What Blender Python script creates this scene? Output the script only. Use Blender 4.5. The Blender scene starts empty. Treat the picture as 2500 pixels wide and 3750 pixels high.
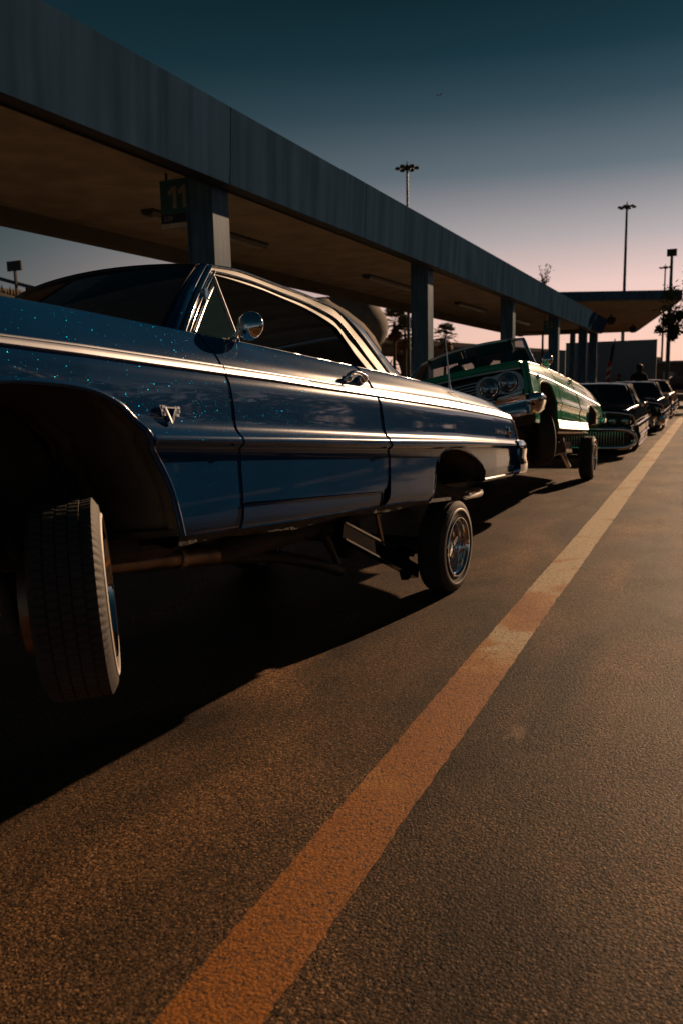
import bpy, bmesh, math, random
import numpy as np
from mathutils import Matrix, Vector
random.seed(7); np.random.seed(7)
R=math.radians
S=bpy.context.scene; COL=S.collection
# ------------------------------------------------------------------ camera
# measured from the picture: road direction = +Y, right = +X, eye 1.33 m above the asphalt
cam_d=bpy.data.cameras.new('camera'); cam=bpy.data.objects.new('camera',cam_d); COL.objects.link(cam); S.camera=cam
FPX=2917.; VP=(2600.,1382.); ROLL=math.atan(.0224); EYE=1.33
dv=Vector((VP[0]-1250,1875-VP[1],FPX)).normalized()               # +Y seen from the camera (right, up, forward)
up=Vector((math.cos(ROLL),math.sin(ROLL),0)).cross(dv)
up=(up if up.y>0 else -up).normalized(); xv=dv.cross(up); xv=(xv if xv.x>0 else -xv).normalized()
# world axes in camera space -> camera axes in world space
rgt=Vector((xv.x,dv.x,up.x)); cup=Vector((xv.y,dv.y,up.y)); fwd=Vector((xv.z,dv.z,up.z))
cam.matrix_world=Matrix(((rgt.x,cup.x,-fwd.x,0),(rgt.y,cup.y,-fwd.y,0),(rgt.z,cup.z,-fwd.z,EYE),(0,0,0,1)))
cam_d.sensor_fit='HORIZONTAL'; cam_d.sensor_width=24; cam_d.lens=24*FPX/2500; cam_d.clip_start=.05; cam_d.clip_end=4000
cam_d.dof.use_dof=True; cam_d.dof.focus_distance=3.6; cam_d.dof.aperture_fstop=4.0
# ------------------------------------------------------------------ sky and sun
SUN_EL=R(19); SUN_AZ=R(77)      # azimuth counted from +X towards +Y
sd=Vector((math.cos(SUN_EL)*math.cos(SUN_AZ),math.cos(SUN_EL)*math.sin(SUN_AZ),math.sin(SUN_EL)))
W=bpy.data.worlds.new('World'); S.world=W; W.use_nodes=True; nt=W.node_tree; nt.nodes.clear()
def N(nt,t,**k):
    n=nt.nodes.new(t)
    for a,b in k.items(): setattr(n,a,b)
    return n
sky=N(nt,'ShaderNodeTexSky',sky_type='NISHITA',sun_disc=False,sun_elevation=SUN_EL,sun_rotation=R(90)-SUN_AZ,air_density=1.0,dust_density=2.2,ozone_density=1.0)
tc=N(nt,'ShaderNodeTexCoord'); sp=N(nt,'ShaderNodeSeparateXYZ'); nt.links.new(tc.outputs['Generated'],sp.inputs[0])
def ramp(els):
    rp=N(nt,'ShaderNodeValToRGB'); nt.links.new(sp.outputs['Z'],rp.inputs[0])
    rp.color_ramp.elements[0].position=0; rp.color_ramp.elements[0].color=(*els[0][1],1)
    rp.color_ramp.elements[1].position=els[-1][0]; rp.color_ramp.elements[1].color=(*els[-1][1],1)
    for p,c in els[1:-1]:
        e=rp.color_ramp.elements.new(p); e.color=(*c,1)
    return rp
warm=ramp([(0,(1.0,.60,.42)),(.035,(.96,.60,.47)),(.11,(.83,.585,.53)),(.165,(.45,.40,.405)),(.235,(.135,.17,.20)),(.30,(.040,.078,.103)),(.35,(.012,.040,.057)),(.44,(.0022,.0125,.019)),(.7,(.002,.009,.015))])
cool=ramp([(0,(.22,.21,.20)),(.06,(.14,.155,.16)),(.17,(.052,.085,.093)),(.25,(.025,.052,.063)),(.35,(.010,.032,.044)),(.5,(.004,.016,.025)),(.8,(.003,.011,.018))])
dt=N(nt,'ShaderNodeVectorMath',operation='DOT_PRODUCT'); cb=N(nt,'ShaderNodeCombineXYZ'); nt.links.new(sp.outputs['X'],cb.inputs[0]); nt.links.new(sp.outputs['Y'],cb.inputs[1])
nr_=N(nt,'ShaderNodeVectorMath',operation='NORMALIZE'); nt.links.new(cb.outputs[0],nr_.inputs[0]); nt.links.new(nr_.outputs[0],dt.inputs[0]); dt.inputs[1].default_value=(math.cos(SUN_AZ),math.sin(SUN_AZ),0)
mr_=N(nt,'ShaderNodeMapRange',interpolation_type='SMOOTHSTEP'); nt.links.new(dt.outputs['Value'],mr_.inputs[0]); mr_.inputs[1].default_value=.42; mr_.inputs[2].default_value=.92
mw=N(nt,'ShaderNodeMix',data_type='RGBA'); nt.links.new(mr_.outputs[0],mw.inputs[0]); nt.links.new(cool.outputs[0],mw.inputs[6]); nt.links.new(warm.outputs[0],mw.inputs[7])
# the physical sky keeps a share in the brightness
bw=N(nt,'ShaderNodeRGBToBW'); nt.links.new(sky.outputs[0],bw.inputs[0])
m1=N(nt,'ShaderNodeMath',operation='MULTIPLY'); nt.links.new(bw.outputs[0],m1.inputs[0]); m1.inputs[1].default_value=.06
m2=N(nt,'ShaderNodeMath',operation='POWER'); nt.links.new(m1.outputs[0],m2.inputs[0]); m2.inputs[1].default_value=.15
mx=N(nt,'ShaderNodeMix',data_type='RGBA',blend_type='MULTIPLY'); mx.inputs[0].default_value=1
nt.links.new(mw.outputs[2],mx.inputs[6]); nt.links.new(m2.outputs[0],mx.inputs[7])
bg=N(nt,'ShaderNodeBackground'); bg.inputs[1].default_value=1.0; nt.links.new(mx.outputs[2],bg.inputs[0])
wo=N(nt,'ShaderNodeOutputWorld'); nt.links.new(bg.outputs[0],wo.inputs[0])
sl=bpy.data.lights.new('sun','SUN'); sl.energy=5.0; sl.angle=R(.53); sl.color=(1,.64,.38)
so=bpy.data.objects.new('sun',sl); COL.objects.link(so); so.rotation_euler=sd.to_track_quat('Z','Y').to_euler(); so.location=(0,0,30)
S.render.engine='CYCLES'; S.view_settings.view_transform='Standard'; S.view_settings.look='None'; S.view_settings.gamma=1; S.view_settings.exposure=0.0
S.cycles.max_bounces=8; S.cycles.sample_clamp_indirect=6

# ------------------------------------------------------------------ helpers
def tag(o,label=None,cat=None,group=None,kind=None):
    if label:o['label']=label
    if cat:o['category']=cat
    if group:o['group']=group
    if kind:o['kind']=kind
    return o
def empty(name,M=None,loc=None):
    o=bpy.data.objects.new(name,None); COL.objects.link(o); o.empty_display_size=.2
    if M is not None:o.matrix_world=M
    if loc is not None:o.location=loc
    return o
class MB:
    def __init__(s): s.v=[]; s.f=[]
    def add(s,v,f):
        o=len(s.v); s.v+=[tuple(p) for p in v]; s.f+=[tuple(i+o for i in q) for q in f]; return s
    def box(s,c,d,M=None):
        v=[]
        for x in(-.5,.5):
            for y in(-.5,.5):
                for z in(-.5,.5):
                    p=Vector((x*d[0],y*d[1],z*d[2]))
                    if M is not None:p=M@p
                    v.append((p[0]+c[0],p[1]+c[1],p[2]+c[2]))
        return s.add(v,[(0,1,3,2),(4,6,7,5),(0,4,5,1),(2,3,7,6),(0,2,6,4),(1,5,7,3)])
    def tube(s,pts,r,n=8,cap=True,flat=1.):
        P=[Vector(p) for p in pts]; k=len(P); rs=r if hasattr(r,'__len__') else [r]*k
        v=[];f=[];a=None
        for i in range(k):
            t=(P[min(i+1,k-1)]-P[max(i-1,0)]).normalized()
            if a is None: a=t.orthogonal().normalized()
            else: a=(a-t*a.dot(t)); a=a.normalized() if a.length>1e-6 else t.orthogonal().normalized()
            b=t.cross(a)
            for j in range(n):
                g=2*math.pi*j/n; v.append(P[i]+(a*math.cos(g)+b*math.sin(g)*flat)*rs[i])
        for i in range(k-1):
            for j in range(n): f.append((i*n+j,i*n+(j+1)%n,(i+1)*n+(j+1)%n,(i+1)*n+j))
        if cap: f.append(tuple(range(n-1,-1,-1))); f.append(tuple((k-1)*n+j for j in range(n)))
        return s.add(v,f)
    def lathe(s,prof,n=32,M=None,axis='X'):
        v=[];f=[];k=len(prof)
        for j in range(n):
            g=2*math.pi*j/n
            for a,r in prof:
                p=Vector((a,r*math.cos(g),r*math.sin(g))) if axis=='X' else Vector((r*math.cos(g),r*math.sin(g),a))
                v.append(M@p if M is not None else p)
        for j in range(n):
            for i in range(k-1):
                q=(j*k+i,j*k+i+1,((j+1)%n)*k+i+1,((j+1)%n)*k+i)
                f.append(q)
        return s.add(v,f)
    def grid(s,P,cu=False,flip=False):
        r=len(P);c=len(P[0]);v=[p for row in P for p in row];f=[]
        for i in range(r if cu else r-1):
            for j in range(c-1):
                q=(i*c+j,i*c+j+1,((i+1)%r)*c+j+1,((i+1)%r)*c+j)
                f.append(q[::-1] if flip else q)
        return s.add(v,f)
    def prism(s,poly,d,fn):       # poly: 2D outline, extruded 0..d, fn(x,y,h)->3D
        n=len(poly); v=[fn(x,y,0) for x,y in poly]+[fn(x,y,d) for x,y in poly]
        f=[tuple(range(n-1,-1,-1)),tuple(range(n,2*n))]+[(i,(i+1)%n,n+(i+1)%n,n+i) for i in range(n)]
        return s.add(v,f)
    def build(s,name,mat,parent=None,smooth=None,merge=False,normals=False,solid=0):
        me=bpy.data.meshes.new(name)
        me.from_pydata([tuple(map(float,p)) for p in s.v],[],s.f)
        if merge or normals or solid:
            bm=bmesh.new(); bm.from_mesh(me)
            if merge: bmesh.ops.remove_doubles(bm,verts=bm.verts,dist=2e-5); bmesh.ops.dissolve_degenerate(bm,dist=1e-5,edges=bm.edges)
            if normals: bmesh.ops.recalc_face_normals(bm,faces=bm.faces)
            if solid:      # folded-in edge all round the sheet, with its own vertices so that the edge stays crisp
                bm.normal_update(); ne=[]
                for ed in bm.edges:
                    if len(ed.link_faces)==1:
                        fc_=ed.link_faces[0]; a,b=ed.verts; ne.append((a.co.copy(),b.co.copy(),a.normal.copy(),b.normal.copy(),ed))
                for a,b,na,nb,ed in ne:
                    l=ed.link_loops[0] if ed.link_loops else None
                    p,q_=(a,b) if l is None or (l.vert.co-a).length<1e-7 else (b,a)
                    n1,n2=(na,nb) if p is a else (nb,na)
                    vs=[bm.verts.new(x) for x in (q_,p,p-n1*solid,q_-n2*solid)]
                    try: bm.faces.new(vs)
                    except ValueError: pass
            bm.to_mesh(me); bm.free()
        if smooth is not None:
            me.shade_smooth()
            if smooth<180: me.set_sharp_from_angle(angle=R(smooth))
        me.materials.append(mat)
        o=bpy.data.objects.new(name,me); COL.objects.link(o); o.parent=parent
        return o
def crom(pts,n):
    P=[np.array(p,float) for p in pts]; out=[]
    for i in range(len(P)-1):
        a=P[max(i-1,0)];b=P[i];c=P[i+1];d=P[min(i+2,len(P)-1)]
        for k in range(n):
            t=k/n; out.append(.5*((2*b)+(c-a)*t+(2*a-5*b+4*c-d)*t*t+(3*b-a-3*c+d)*t**3))
    out.append(P[-1]); return out
def text_mesh(body,size,ext,name,mat,parent,M,font_scale=1.):
    cu=bpy.data.curves.new(name,'FONT'); cu.body=body; cu.size=size; cu.extrude=ext; cu.align_x='CENTER'; cu.align_y='CENTER'; cu.offset=.004*size
    t=bpy.data.objects.new('tmp_text',cu); COL.objects.link(t)
    me=bpy.data.meshes.new_from_object(t); bpy.data.objects.remove(t); bpy.data.curves.remove(cu)
    me.name=name; me.materials.clear(); me.materials.append(mat); me.transform(M)
    o=bpy.data.objects.new(name,me); COL.objects.link(o); o.parent=parent; return o
# ------------------------------------------------------------------ materials
def pbr(name,base,rough=.5,metal=0.,coat=0.,var=.15,scale=6.,bump=0.,bscale=60.,spec=.5,**kw):
    m=bpy.data.materials.new(name); m.use_nodes=True; t=m.node_tree; b=t.nodes['Principled BSDF']
    b.inputs['Roughness'].default_value=rough; b.inputs['Metallic'].default_value=metal; b.inputs['Coat Weight'].default_value=coat; b.inputs['Coat Roughness'].default_value=.03
    b.inputs['Specular IOR Level'].default_value=spec
    c=N(t,'ShaderNodeTexCoord'); n=N(t,'ShaderNodeTexNoise'); n.inputs['Scale'].default_value=scale; n.inputs['Detail'].default_value=5
    t.links.new(c.outputs['Object'],n.inputs['Vector'])
    r=N(t,'ShaderNodeValToRGB'); r.color_ramp.elements[0].position=.3; r.color_ramp.elements[1].position=.7
    r.color_ramp.elements[0].color=(*[x*(1-var) for x in base],1); r.color_ramp.elements[1].color=(*[min(1,x*(1+var)) for x in base],1)
    t.links.new(n.outputs['Fac'],r.inputs[0]); t.links.new(r.outputs[0],b.inputs['Base Color'])
    if bump:
        n2=N(t,'ShaderNodeTexNoise'); n2.inputs['Scale'].default_value=bscale; n2.inputs['Detail'].default_value=3; t.links.new(c.outputs['Object'],n2.inputs['Vector'])
        bp=N(t,'ShaderNodeBump'); bp.inputs['Strength'].default_value=bump; bp.inputs['Distance'].default_value=.01; t.links.new(n2.outputs['Fac'],bp.inputs['Height']); t.links.new(bp.outputs[0],b.inputs['Normal'])
    for k,v in kw.items(): b.inputs[k].default_value=v
    return m
def flake_paint(name,base,flake,metal=.0,rough=.25,cell=150.,dens=.93,tint=(.25,.5,1.)):
    m=pbr(name,base,rough,metal,1.0,var=.12,scale=3,spec=.022); t=m.node_tree; b=t.nodes['Principled BSDF']; b.inputs['Specular Tint'].default_value=(*tint,1); b.inputs['Coat IOR'].default_value=1.5; b.inputs['Coat Roughness'].default_value=.035
    src=b.inputs['Base Color'].links[0].from_socket
    c=N(t,'ShaderNodeTexCoord'); v=N(t,'ShaderNodeTexVoronoi'); v.inputs['Scale'].default_value=cell; t.links.new(c.outputs['Object'],v.inputs['Vector'])
    s=N(t,'ShaderNodeSeparateColor'); t.links.new(v.outputs['Color'],s.inputs[0])
    g=N(t,'ShaderNodeMath',operation='GREATER_THAN'); t.links.new(s.outputs[0],g.inputs[0]); g.inputs[1].default_value=dens
    l=N(t,'ShaderNodeMath',operation='LESS_THAN'); t.links.new(v.outputs['Distance'],l.inputs[0]); l.inputs[1].default_value=.30
    k=N(t,'ShaderNodeMath',operation='MULTIPLY'); t.links.new(g.outputs[0],k.inputs[0]); t.links.new(l.outputs[0],k.inputs[1])
    mx=N(t,'ShaderNodeMix',data_type='RGBA'); t.links.new(k.outputs[0],mx.inputs[0]); t.links.new(src,mx.inputs[6]); mx.inputs[7].default_value=(*flake,1)
    t.links.new(mx.outputs[2],b.inputs['Base Color'])
    t.links.new(k.outputs[0],b.inputs['Metallic'])
    # every flake lies at its own tilt: normal = geometry normal + random offset
    ge=N(t,'ShaderNodeNewGeometry'); sb=N(t,'ShaderNodeVectorMath',operation='SUBTRACT'); t.links.new(v.outputs['Color'],sb.inputs[0]); sb.inputs[1].default_value=(.5,.5,.5)
    sc=N(t,'ShaderNodeVectorMath',operation='SCALE'); t.links.new(sb.outputs[0],sc.inputs[0])
    km=N(t,'ShaderNodeMath',operation='MULTIPLY_ADD'); t.links.new(k.outputs[0],km.inputs[0]); km.inputs[1].default_value=1.3; km.inputs[2].default_value=.02; t.links.new(km.outputs[0],sc.inputs['Scale'])
    ad=N(t,'ShaderNodeVectorMath',operation='ADD'); t.links.new(ge.outputs['Normal'],ad.inputs[0]); t.links.new(sc.outputs[0],ad.inputs[1])
    no=N(t,'ShaderNodeVectorMath',operation='NORMALIZE'); t.links.new(ad.outputs[0],no.inputs[0]); t.links.new(no.outputs[0],b.inputs['Normal'])
    return m
def glass(name,col,rough=.0,alpha=.35):
    m=pbr(name,col,.02,0,0,var=.02); b=m.node_tree.nodes['Principled BSDF']; b.inputs['Alpha'].default_value=alpha; b.inputs['IOR'].default_value=1.5
    return m
def grain(t,c,scale):
    """height of broken stone: rough noise with sharp pits; returns (height socket, pit mask socket)"""
    n=N(t,'ShaderNodeTexNoise'); n.inputs['Scale'].default_value=scale; n.inputs['Detail'].default_value=9; n.inputs['Roughness'].default_value=.72; t.links.new(c.outputs['Object'],n.inputs['Vector'])
    p=N(t,'ShaderNodeValToRGB'); p.color_ramp.elements[0].position=.34; p.color_ramp.elements[1].position=.47; t.links.new(n.outputs['Fac'],p.inputs[0])
    n2=N(t,'ShaderNodeTexNoise'); n2.inputs['Scale'].default_value=scale*3.1; n2.inputs['Detail'].default_value=3; t.links.new(c.outputs['Object'],n2.inputs['Vector'])
    a=N(t,'ShaderNodeMath',operation='MULTIPLY_ADD'); t.links.new(n2.outputs['Fac'],a.inputs[0]); a.inputs[1].default_value=.45; t.links.new(p.outputs[0],a.inputs[2])
    return a.outputs[0],p.outputs[0]
def asphalt():
    m=pbr('asphalt',(.078,.044,.0205),.62,var=.28,scale=.9,spec=.10); t=m.node_tree; b=t.nodes['Principled BSDF']
    src=b.inputs['Base Color'].links[0].from_socket; c=N(t,'ShaderNodeTexCoord'); h,pit=grain(t,c,85)
    # stones of different greys
    v=N(t,'ShaderNodeTexVoronoi'); v.inputs['Scale'].default_value=190; t.links.new(c.outputs['Object'],v.inputs['Vector'])
    hs=N(t,'ShaderNodeSeparateColor'); t.links.new(v.outputs['Color'],hs.inputs[0])
    mr=N(t,'ShaderNodeMapRange'); t.links.new(hs.outputs[1],mr.inputs[0]); mr.inputs[3].default_value=.2; mr.inputs[4].default_value=2.1
    x=N(t,'ShaderNodeMix',data_type='RGBA',blend_type='MULTIPLY'); x.inputs[0].default_value=.8; t.links.new(src,x.inputs[6]); t.links.new(mr.outputs[0],x.inputs[7])
    vb=N(t,'ShaderNodeTexVoronoi'); vb.inputs['Scale'].default_value=118; vb.inputs['Randomness'].default_value=1; t.links.new(c.outputs['Object'],vb.inputs['Vector'])
    hb=N(t,'ShaderNodeSeparateColor'); t.links.new(vb.outputs['Color'],hb.inputs[0]); mb_=N(t,'ShaderNodeMapRange'); t.links.new(hb.outputs[2],mb_.inputs[0]); mb_.inputs[3].default_value=.30; mb_.inputs[4].default_value=1.8
    xb=N(t,'ShaderNodeMix',data_type='RGBA',blend_type='MULTIPLY'); xb.inputs[0].default_value=.85; t.links.new(x.outputs[2],xb.inputs[6]); t.links.new(mb_.outputs[0],xb.inputs[7]); x=xb
    hh=N(t,'ShaderNodeMath',operation='MULTIPLY_ADD'); t.links.new(vb.outputs['Distance'],hh.inputs[0]); hh.inputs[1].default_value=-.55; t.links.new(h,hh.inputs[2])
    h2=N(t,'ShaderNodeMath',operation='MULTIPLY_ADD'); t.links.new(hb.outputs[0],h2.inputs[0]); h2.inputs[1].default_value=.9; t.links.new(hh.outputs[0],h2.inputs[2]); h=h2.outputs[0]
    # colour is darker in the pits
    pm=N(t,'ShaderNodeMapRange'); t.links.new(pit,pm.inputs[0]); pm.inputs[3].default_value=.10; pm.inputs[4].default_value=1.15
    x1=N(t,'ShaderNodeMix',data_type='RGBA',blend_type='MULTIPLY'); x1.inputs[0].default_value=1; t.links.new(x.outputs[2],x1.inputs[6]); t.links.new(pm.outputs[0],x1.inputs[7])
    # dark tar patches and pale dusty streaks with their own shape
    pn=N(t,'ShaderNodeTexNoise'); pn.inputs['Scale'].default_value=1.35; pn.inputs['Detail'].default_value=8; pn.inputs['Distortion'].default_value=.8
    mp=N(t,'ShaderNodeMapping'); mp.inputs['Scale'].default_value=(1,.4,1); t.links.new(c.outputs['Object'],mp.inputs[0]); t.links.new(mp.outputs[0],pn.inputs['Vector'])
    pr=N(t,'ShaderNodeValToRGB'); pr.color_ramp.elements[0].position=.38; pr.color_ramp.elements[0].color=(.36,.36,.37,1); pr.color_ramp.elements[1].position=.70; pr.color_ramp.elements[1].color=(1.9,1.75,1.6,1)
    e=pr.color_ramp.elements.new(.55); e.color=(1,1,1,1); t.links.new(pn.outputs['Fac'],pr.inputs[0])
    x2=N(t,'ShaderNodeMix',data_type='RGBA',blend_type='MULTIPLY'); x2.inputs[0].default_value=1; t.links.new(x1.outputs[2],x2.inputs[6]); t.links.new(pr.outputs[0],x2.inputs[7])
    # scattered pale chips
    v3=N(t,'ShaderNodeTexVoronoi'); v3.inputs['Scale'].default_value=6; t.links.new(c.outputs['Object'],v3.inputs['Vector'])
    n3=N(t,'ShaderNodeTexNoise'); n3.inputs['Scale'].default_value=40; t.links.new(c.outputs['Object'],n3.inputs['Vector'])
    d3=N(t,'ShaderNodeMath',operation='MULTIPLY_ADD'); t.links.new(n3.outputs['Fac'],d3.inputs[0]); d3.inputs[1].default_value=.16; t.links.new(v3.outputs['Distance'],d3.inputs[2])
    l3=N(t,'ShaderNodeMath',operation='LESS_THAN'); t.links.new(d3.outputs[0],l3.inputs[0]); l3.inputs[1].default_value=.125
    x3=N(t,'ShaderNodeMix',data_type='RGBA'); t.links.new(l3.outputs[0],x3.inputs[0]); t.links.new(x2.outputs[2],x3.inputs[6]); x3.inputs[7].default_value=(.22,.14,.085,1)
    # tyre-dragged dust streaks along the lane
    sm=N(t,'ShaderNodeMapping'); sm.inputs['Scale'].default_value=(3.2,.16,1); sm.inputs['Rotation'].default_value=(0,0,.06); t.links.new(c.outputs['Object'],sm.inputs[0])
    sn=N(t,'ShaderNodeTexNoise'); sn.inputs['Scale'].default_value=1.6; sn.inputs['Detail'].default_value=7; t.links.new(sm.outputs[0],sn.inputs['Vector'])
    sr=N(t,'ShaderNodeValToRGB'); sr.color_ramp.elements[0].position=.60; sr.color_ramp.elements[0].color=(0,0,0,1); sr.color_ramp.elements[1].position=.75; sr.color_ramp.elements[1].color=(.55,.55,.55,1); t.links.new(sn.outputs['Fac'],sr.inputs[0])
    x4=N(t,'ShaderNodeMix',data_type='RGBA'); t.links.new(sr.outputs[0],x4.inputs[0]); t.links.new(x3.outputs[2],x4.inputs[6]); x4.inputs[7].default_value=(.13,.085,.052,1)
    # chalky scuffs
    kn=N(t,'ShaderNodeTexNoise'); kn.inputs['Scale'].default_value=1.1; kn.inputs['Detail'].default_value=12; kn.inputs['Roughness'].default_value=.68; kn.inputs['Distortion'].default_value=1.2; t.links.new(c.outputs['Object'],kn.inputs['Vector'])
    kr_=N(t,'ShaderNodeValToRGB'); kr_.color_ramp.elements[0].position=.655; kr_.color_ramp.elements[0].color=(0,0,0,1); kr_.color_ramp.elements[1].position=.74; kr_.color_ramp.elements[1].color=(.8,.8,.8,1); t.links.new(kn.outputs['Fac'],kr_.inputs[0])
    x5=N(t,'ShaderNodeMix',data_type='RGBA'); t.links.new(kr_.outputs[0],x5.inputs[0]); t.links.new(x4.outputs[2],x5.inputs[6]); x5.inputs[7].default_value=(.27,.18,.11,1)
    t.links.new(x5.outputs[2],b.inputs['Base Color'])
    bp=N(t,'ShaderNodeBump'); bn=N(t,'ShaderNodeTexNoise'); bn.inputs['Scale'].default_value=1.7; bn.inputs['Detail'].default_value=6; t.links.new(c.outputs['Object'],bn.inputs['Vector']); br_=N(t,'ShaderNodeMapRange'); t.links.new(bn.outputs['Fac'],br_.inputs[0]); br_.inputs[1].default_value=.35; br_.inputs[2].default_value=.65; br_.inputs[3].default_value=.5; br_.inputs[4].default_value=1.0; t.links.new(br_.outputs[0],bp.inputs['Strength']); bp.inputs['Distance'].default_value=.0068; t.links.new(h,bp.inputs['Height']); t.links.new(bp.outputs[0],b.inputs['Normal'])
    return m
def line_paint():
    m=pbr('road_paint',(.5,.2,.05),.6,var=.1,scale=3,spec=.2); t=m.node_tree; b=t.nodes['Principled BSDF']; c=N(t,'ShaderNodeTexCoord')
    n=N(t,'ShaderNodeTexNoise'); n.inputs['Scale'].default_value=1.5; n.inputs['Detail'].default_value=4; n.inputs['Distortion'].default_value=.6; t.links.new(c.outputs['Object'],n.inputs['Vector'])
    s=N(t,'ShaderNodeSeparateXYZ'); t.links.new(c.outputs['Object'],s.inputs[0])
    # worn orange and cream patches; sun glare painted in as more cream farther along
    mr=N(t,'ShaderNodeMapRange'); mr.inputs[1].default_value=1.6; mr.inputs[2].default_value=5.5; mr.inputs[3].default_value=-.20; mr.inputs[4].default_value=.15; t.links.new(s.outputs['Y'],mr.inputs[0])
    ad=N(t,'ShaderNodeMath',operation='ADD'); t.links.new(n.outputs['Fac'],ad.inputs[0]); t.links.new(mr.outputs[0],ad.inputs[1])
    r=N(t,'ShaderNodeValToRGB'); r.color_ramp.elements[0].position=.44; r.color_ramp.elements[0].color=(.34,.115,.006,1); r.color_ramp.elements[1].position=.62; r.color_ramp.elements[1].color=(.56,.43,.26,1); t.links.new(ad.outputs[0],r.inputs[0])
    e=r.color_ramp.elements.new(.52); e.color=(.45,.19,.03,1)
    # wear down to the stones, ragged along both edges
    h,pit=grain(t,c,150)
    n2=N(t,'ShaderNodeTexNoise'); n2.inputs['Scale'].default_value=58; n2.inputs['Detail'].default_value=8; n2.inputs['Roughness'].default_value=.7; t.links.new(c.outputs['Object'],n2.inputs['Vector'])
    g=N(t,'ShaderNodeValToRGB'); g.color_ramp.elements[0].position=.55; g.color_ramp.elements[1].position=.62; t.links.new(n2.outputs['Fac'],g.inputs[0])
    x=N(t,'ShaderNodeMix',data_type='RGBA'); t.links.new(g.outputs[0],x.inputs[0]); t.links.new(r.outputs[0],x.inputs[6]); x.inputs[7].default_value=(.06,.034,.018,1)
    pm=N(t,'ShaderNodeMapRange'); t.links.new(pit,pm.inputs[0]); pm.inputs[3].default_value=.25; pm.inputs[4].default_value=1.0
    x1=N(t,'ShaderNodeMix',data_type='RGBA',blend_type='MULTIPLY'); x1.inputs[0].default_value=1; t.links.new(x.outputs[2],x1.inputs[6]); t.links.new(pm.outputs[0],x1.inputs[7]); t.links.new(x1.outputs[2],b.inputs['Base Color'])
    bp=N(t,'ShaderNodeBump'); vb=N(t,'ShaderNodeTexVoronoi'); vb.inputs['Scale'].default_value=98; t.links.new(c.outputs['Object'],vb.inputs['Vector']); hb=N(t,'ShaderNodeSeparateColor'); t.links.new(vb.outputs['Color'],hb.inputs[0]); hh=N(t,'ShaderNodeMath',operation='MULTIPLY_ADD'); t.links.new(vb.outputs['Distance'],hh.inputs[0]); hh.inputs[1].default_value=-.6; t.links.new(h,hh.inputs[2]); h2=N(t,'ShaderNodeMath',operation='MULTIPLY_ADD'); t.links.new(hb.outputs[0],h2.inputs[0]); h2.inputs[1].default_value=.6; t.links.new(hh.outputs[0],h2.inputs[2]); h=h2.outputs[0]
    bp.inputs['Strength'].default_value=.9; bp.inputs['Distance'].default_value=.0045; t.links.new(h,bp.inputs['Height']); t.links.new(bp.outputs[0],b.inputs['Normal'])
    return m
M={}
M['asphalt']=asphalt(); M['line']=line_paint()
M['white_line']=pbr('white_road_paint',(.6,.52,.42),.7,var=.25,scale=5,bump=.3)
M['concrete']=pbr('concrete',(.30,.26,.21),.85,var=.22,scale=1.2,bump=.3,bscale=25)
M['dark_concrete']=pbr('weathered_concrete',(.13,.11,.085),.9,var=.3,scale=.6,bump=.3,bscale=12)
M['soffit']=pbr('soffit_board',(.34,.27,.19),.8,var=.25,scale=1.6,bump=.2,bscale=18)
def streaked(name,base,var,sx,rough=.45,spec=0.):
    m=pbr(name,base,rough,.0,.0,var=var,scale=1.,spec=spec); t=m.node_tree
    n=[q for q in t.nodes if q.type=='TEX_NOISE'][0]; c=[q for q in t.nodes if q.type=='TEX_COORD'][0]
    mp=N(t,'ShaderNodeMapping'); mp.inputs['Scale'].default_value=sx; t.links.new(c.outputs['Object'],mp.inputs[0]); t.links.new(mp.outputs[0],n.inputs['Vector']); n.inputs['Scale'].default_value=2.2
    return m
M['fascia']=streaked('fascia_blue_paint',(.034,.076,.140),.24,(1,2.0,.14),.6,.0)
M['column']=streaked('column_blue_paint',(.070,.145,.23),.35,(5,5,.7),.5,.06)
M['black']=pbr('black_trim',(.012,.012,.013),.45); M['rubber']=pbr('tyre_rubber',(.046,.043,.041),.72,var=.3,scale=9,bump=.15,bscale=90)
M['white_wall']=pbr('white_sidewall',(.66,.62,.58),.55,var=.12,scale=20)
M['chrome']=pbr('chrome',(.86,.87,.89),.06,1.,var=.03,scale=9); M['chrome2']=pbr('brushed_trim',(.82,.84,.88),.30,1.,var=.05,scale=14); M['anodised']=pbr('anodised_side_trim',(.80,.84,.93),.46,1.,var=.04,scale=20)
M['shaded_chrome']=pbr('chrome_shade_tone',(.30,.31,.33),.22,1.,var=.1,scale=9)  # chrome with shade put into its colour, for the lamp housings
M['blue']=flake_paint('blue_flake_paint',(.005,.050,.155),(.006,.12,.20),cell=430.,dens=.925)
M['green']=flake_paint('green_metallic_paint',(.010,.30,.165),(.03,.3,.16),.0,.35,260,.97,(.25,.8,.5))
M['dark_paint']=pbr('black_paint',(.004,.006,.009),.3,.0,1.0,spec=0); M['dark_paint2']=pbr('dark_blue_paint',(.006,.010,.02),.3,.0,1.0,spec=0); M['copper']=pbr('copper_paint',(.20,.075,.03),.3,.6,1.0)
M['under']=pbr('undercoat',(.045,.038,.032),.75,var=.5,scale=5,bump=.5,bscale=40); M['liner']=pbr('dusty_wheel_liner',(.095,.082,.066),.8,var=.5,scale=4,bump=.4,bscale=22)
M['steel']=pbr('raw_exhaust_steel',(.30,.22,.16),.42,.85,var=.45,scale=9,bump=.15); M['glass']=glass('tinted_glass',(.02,.05,.055),alpha=.55); M['glass2']=glass('green_glass',(.01,.035,.035),alpha=.82)
M['lens']=pbr('headlamp_lens',(.30,.38,.43),.06,.85,1.,var=.2,scale=30); M['headliner']=pbr('headliner_cloth',(.30,.34,.35),.9); M['seat']=pbr('seat_vinyl',(.05,.07,.10),.5); M['green_seat']=pbr('green_vinyl',(.012,.10,.05),.45)
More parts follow.
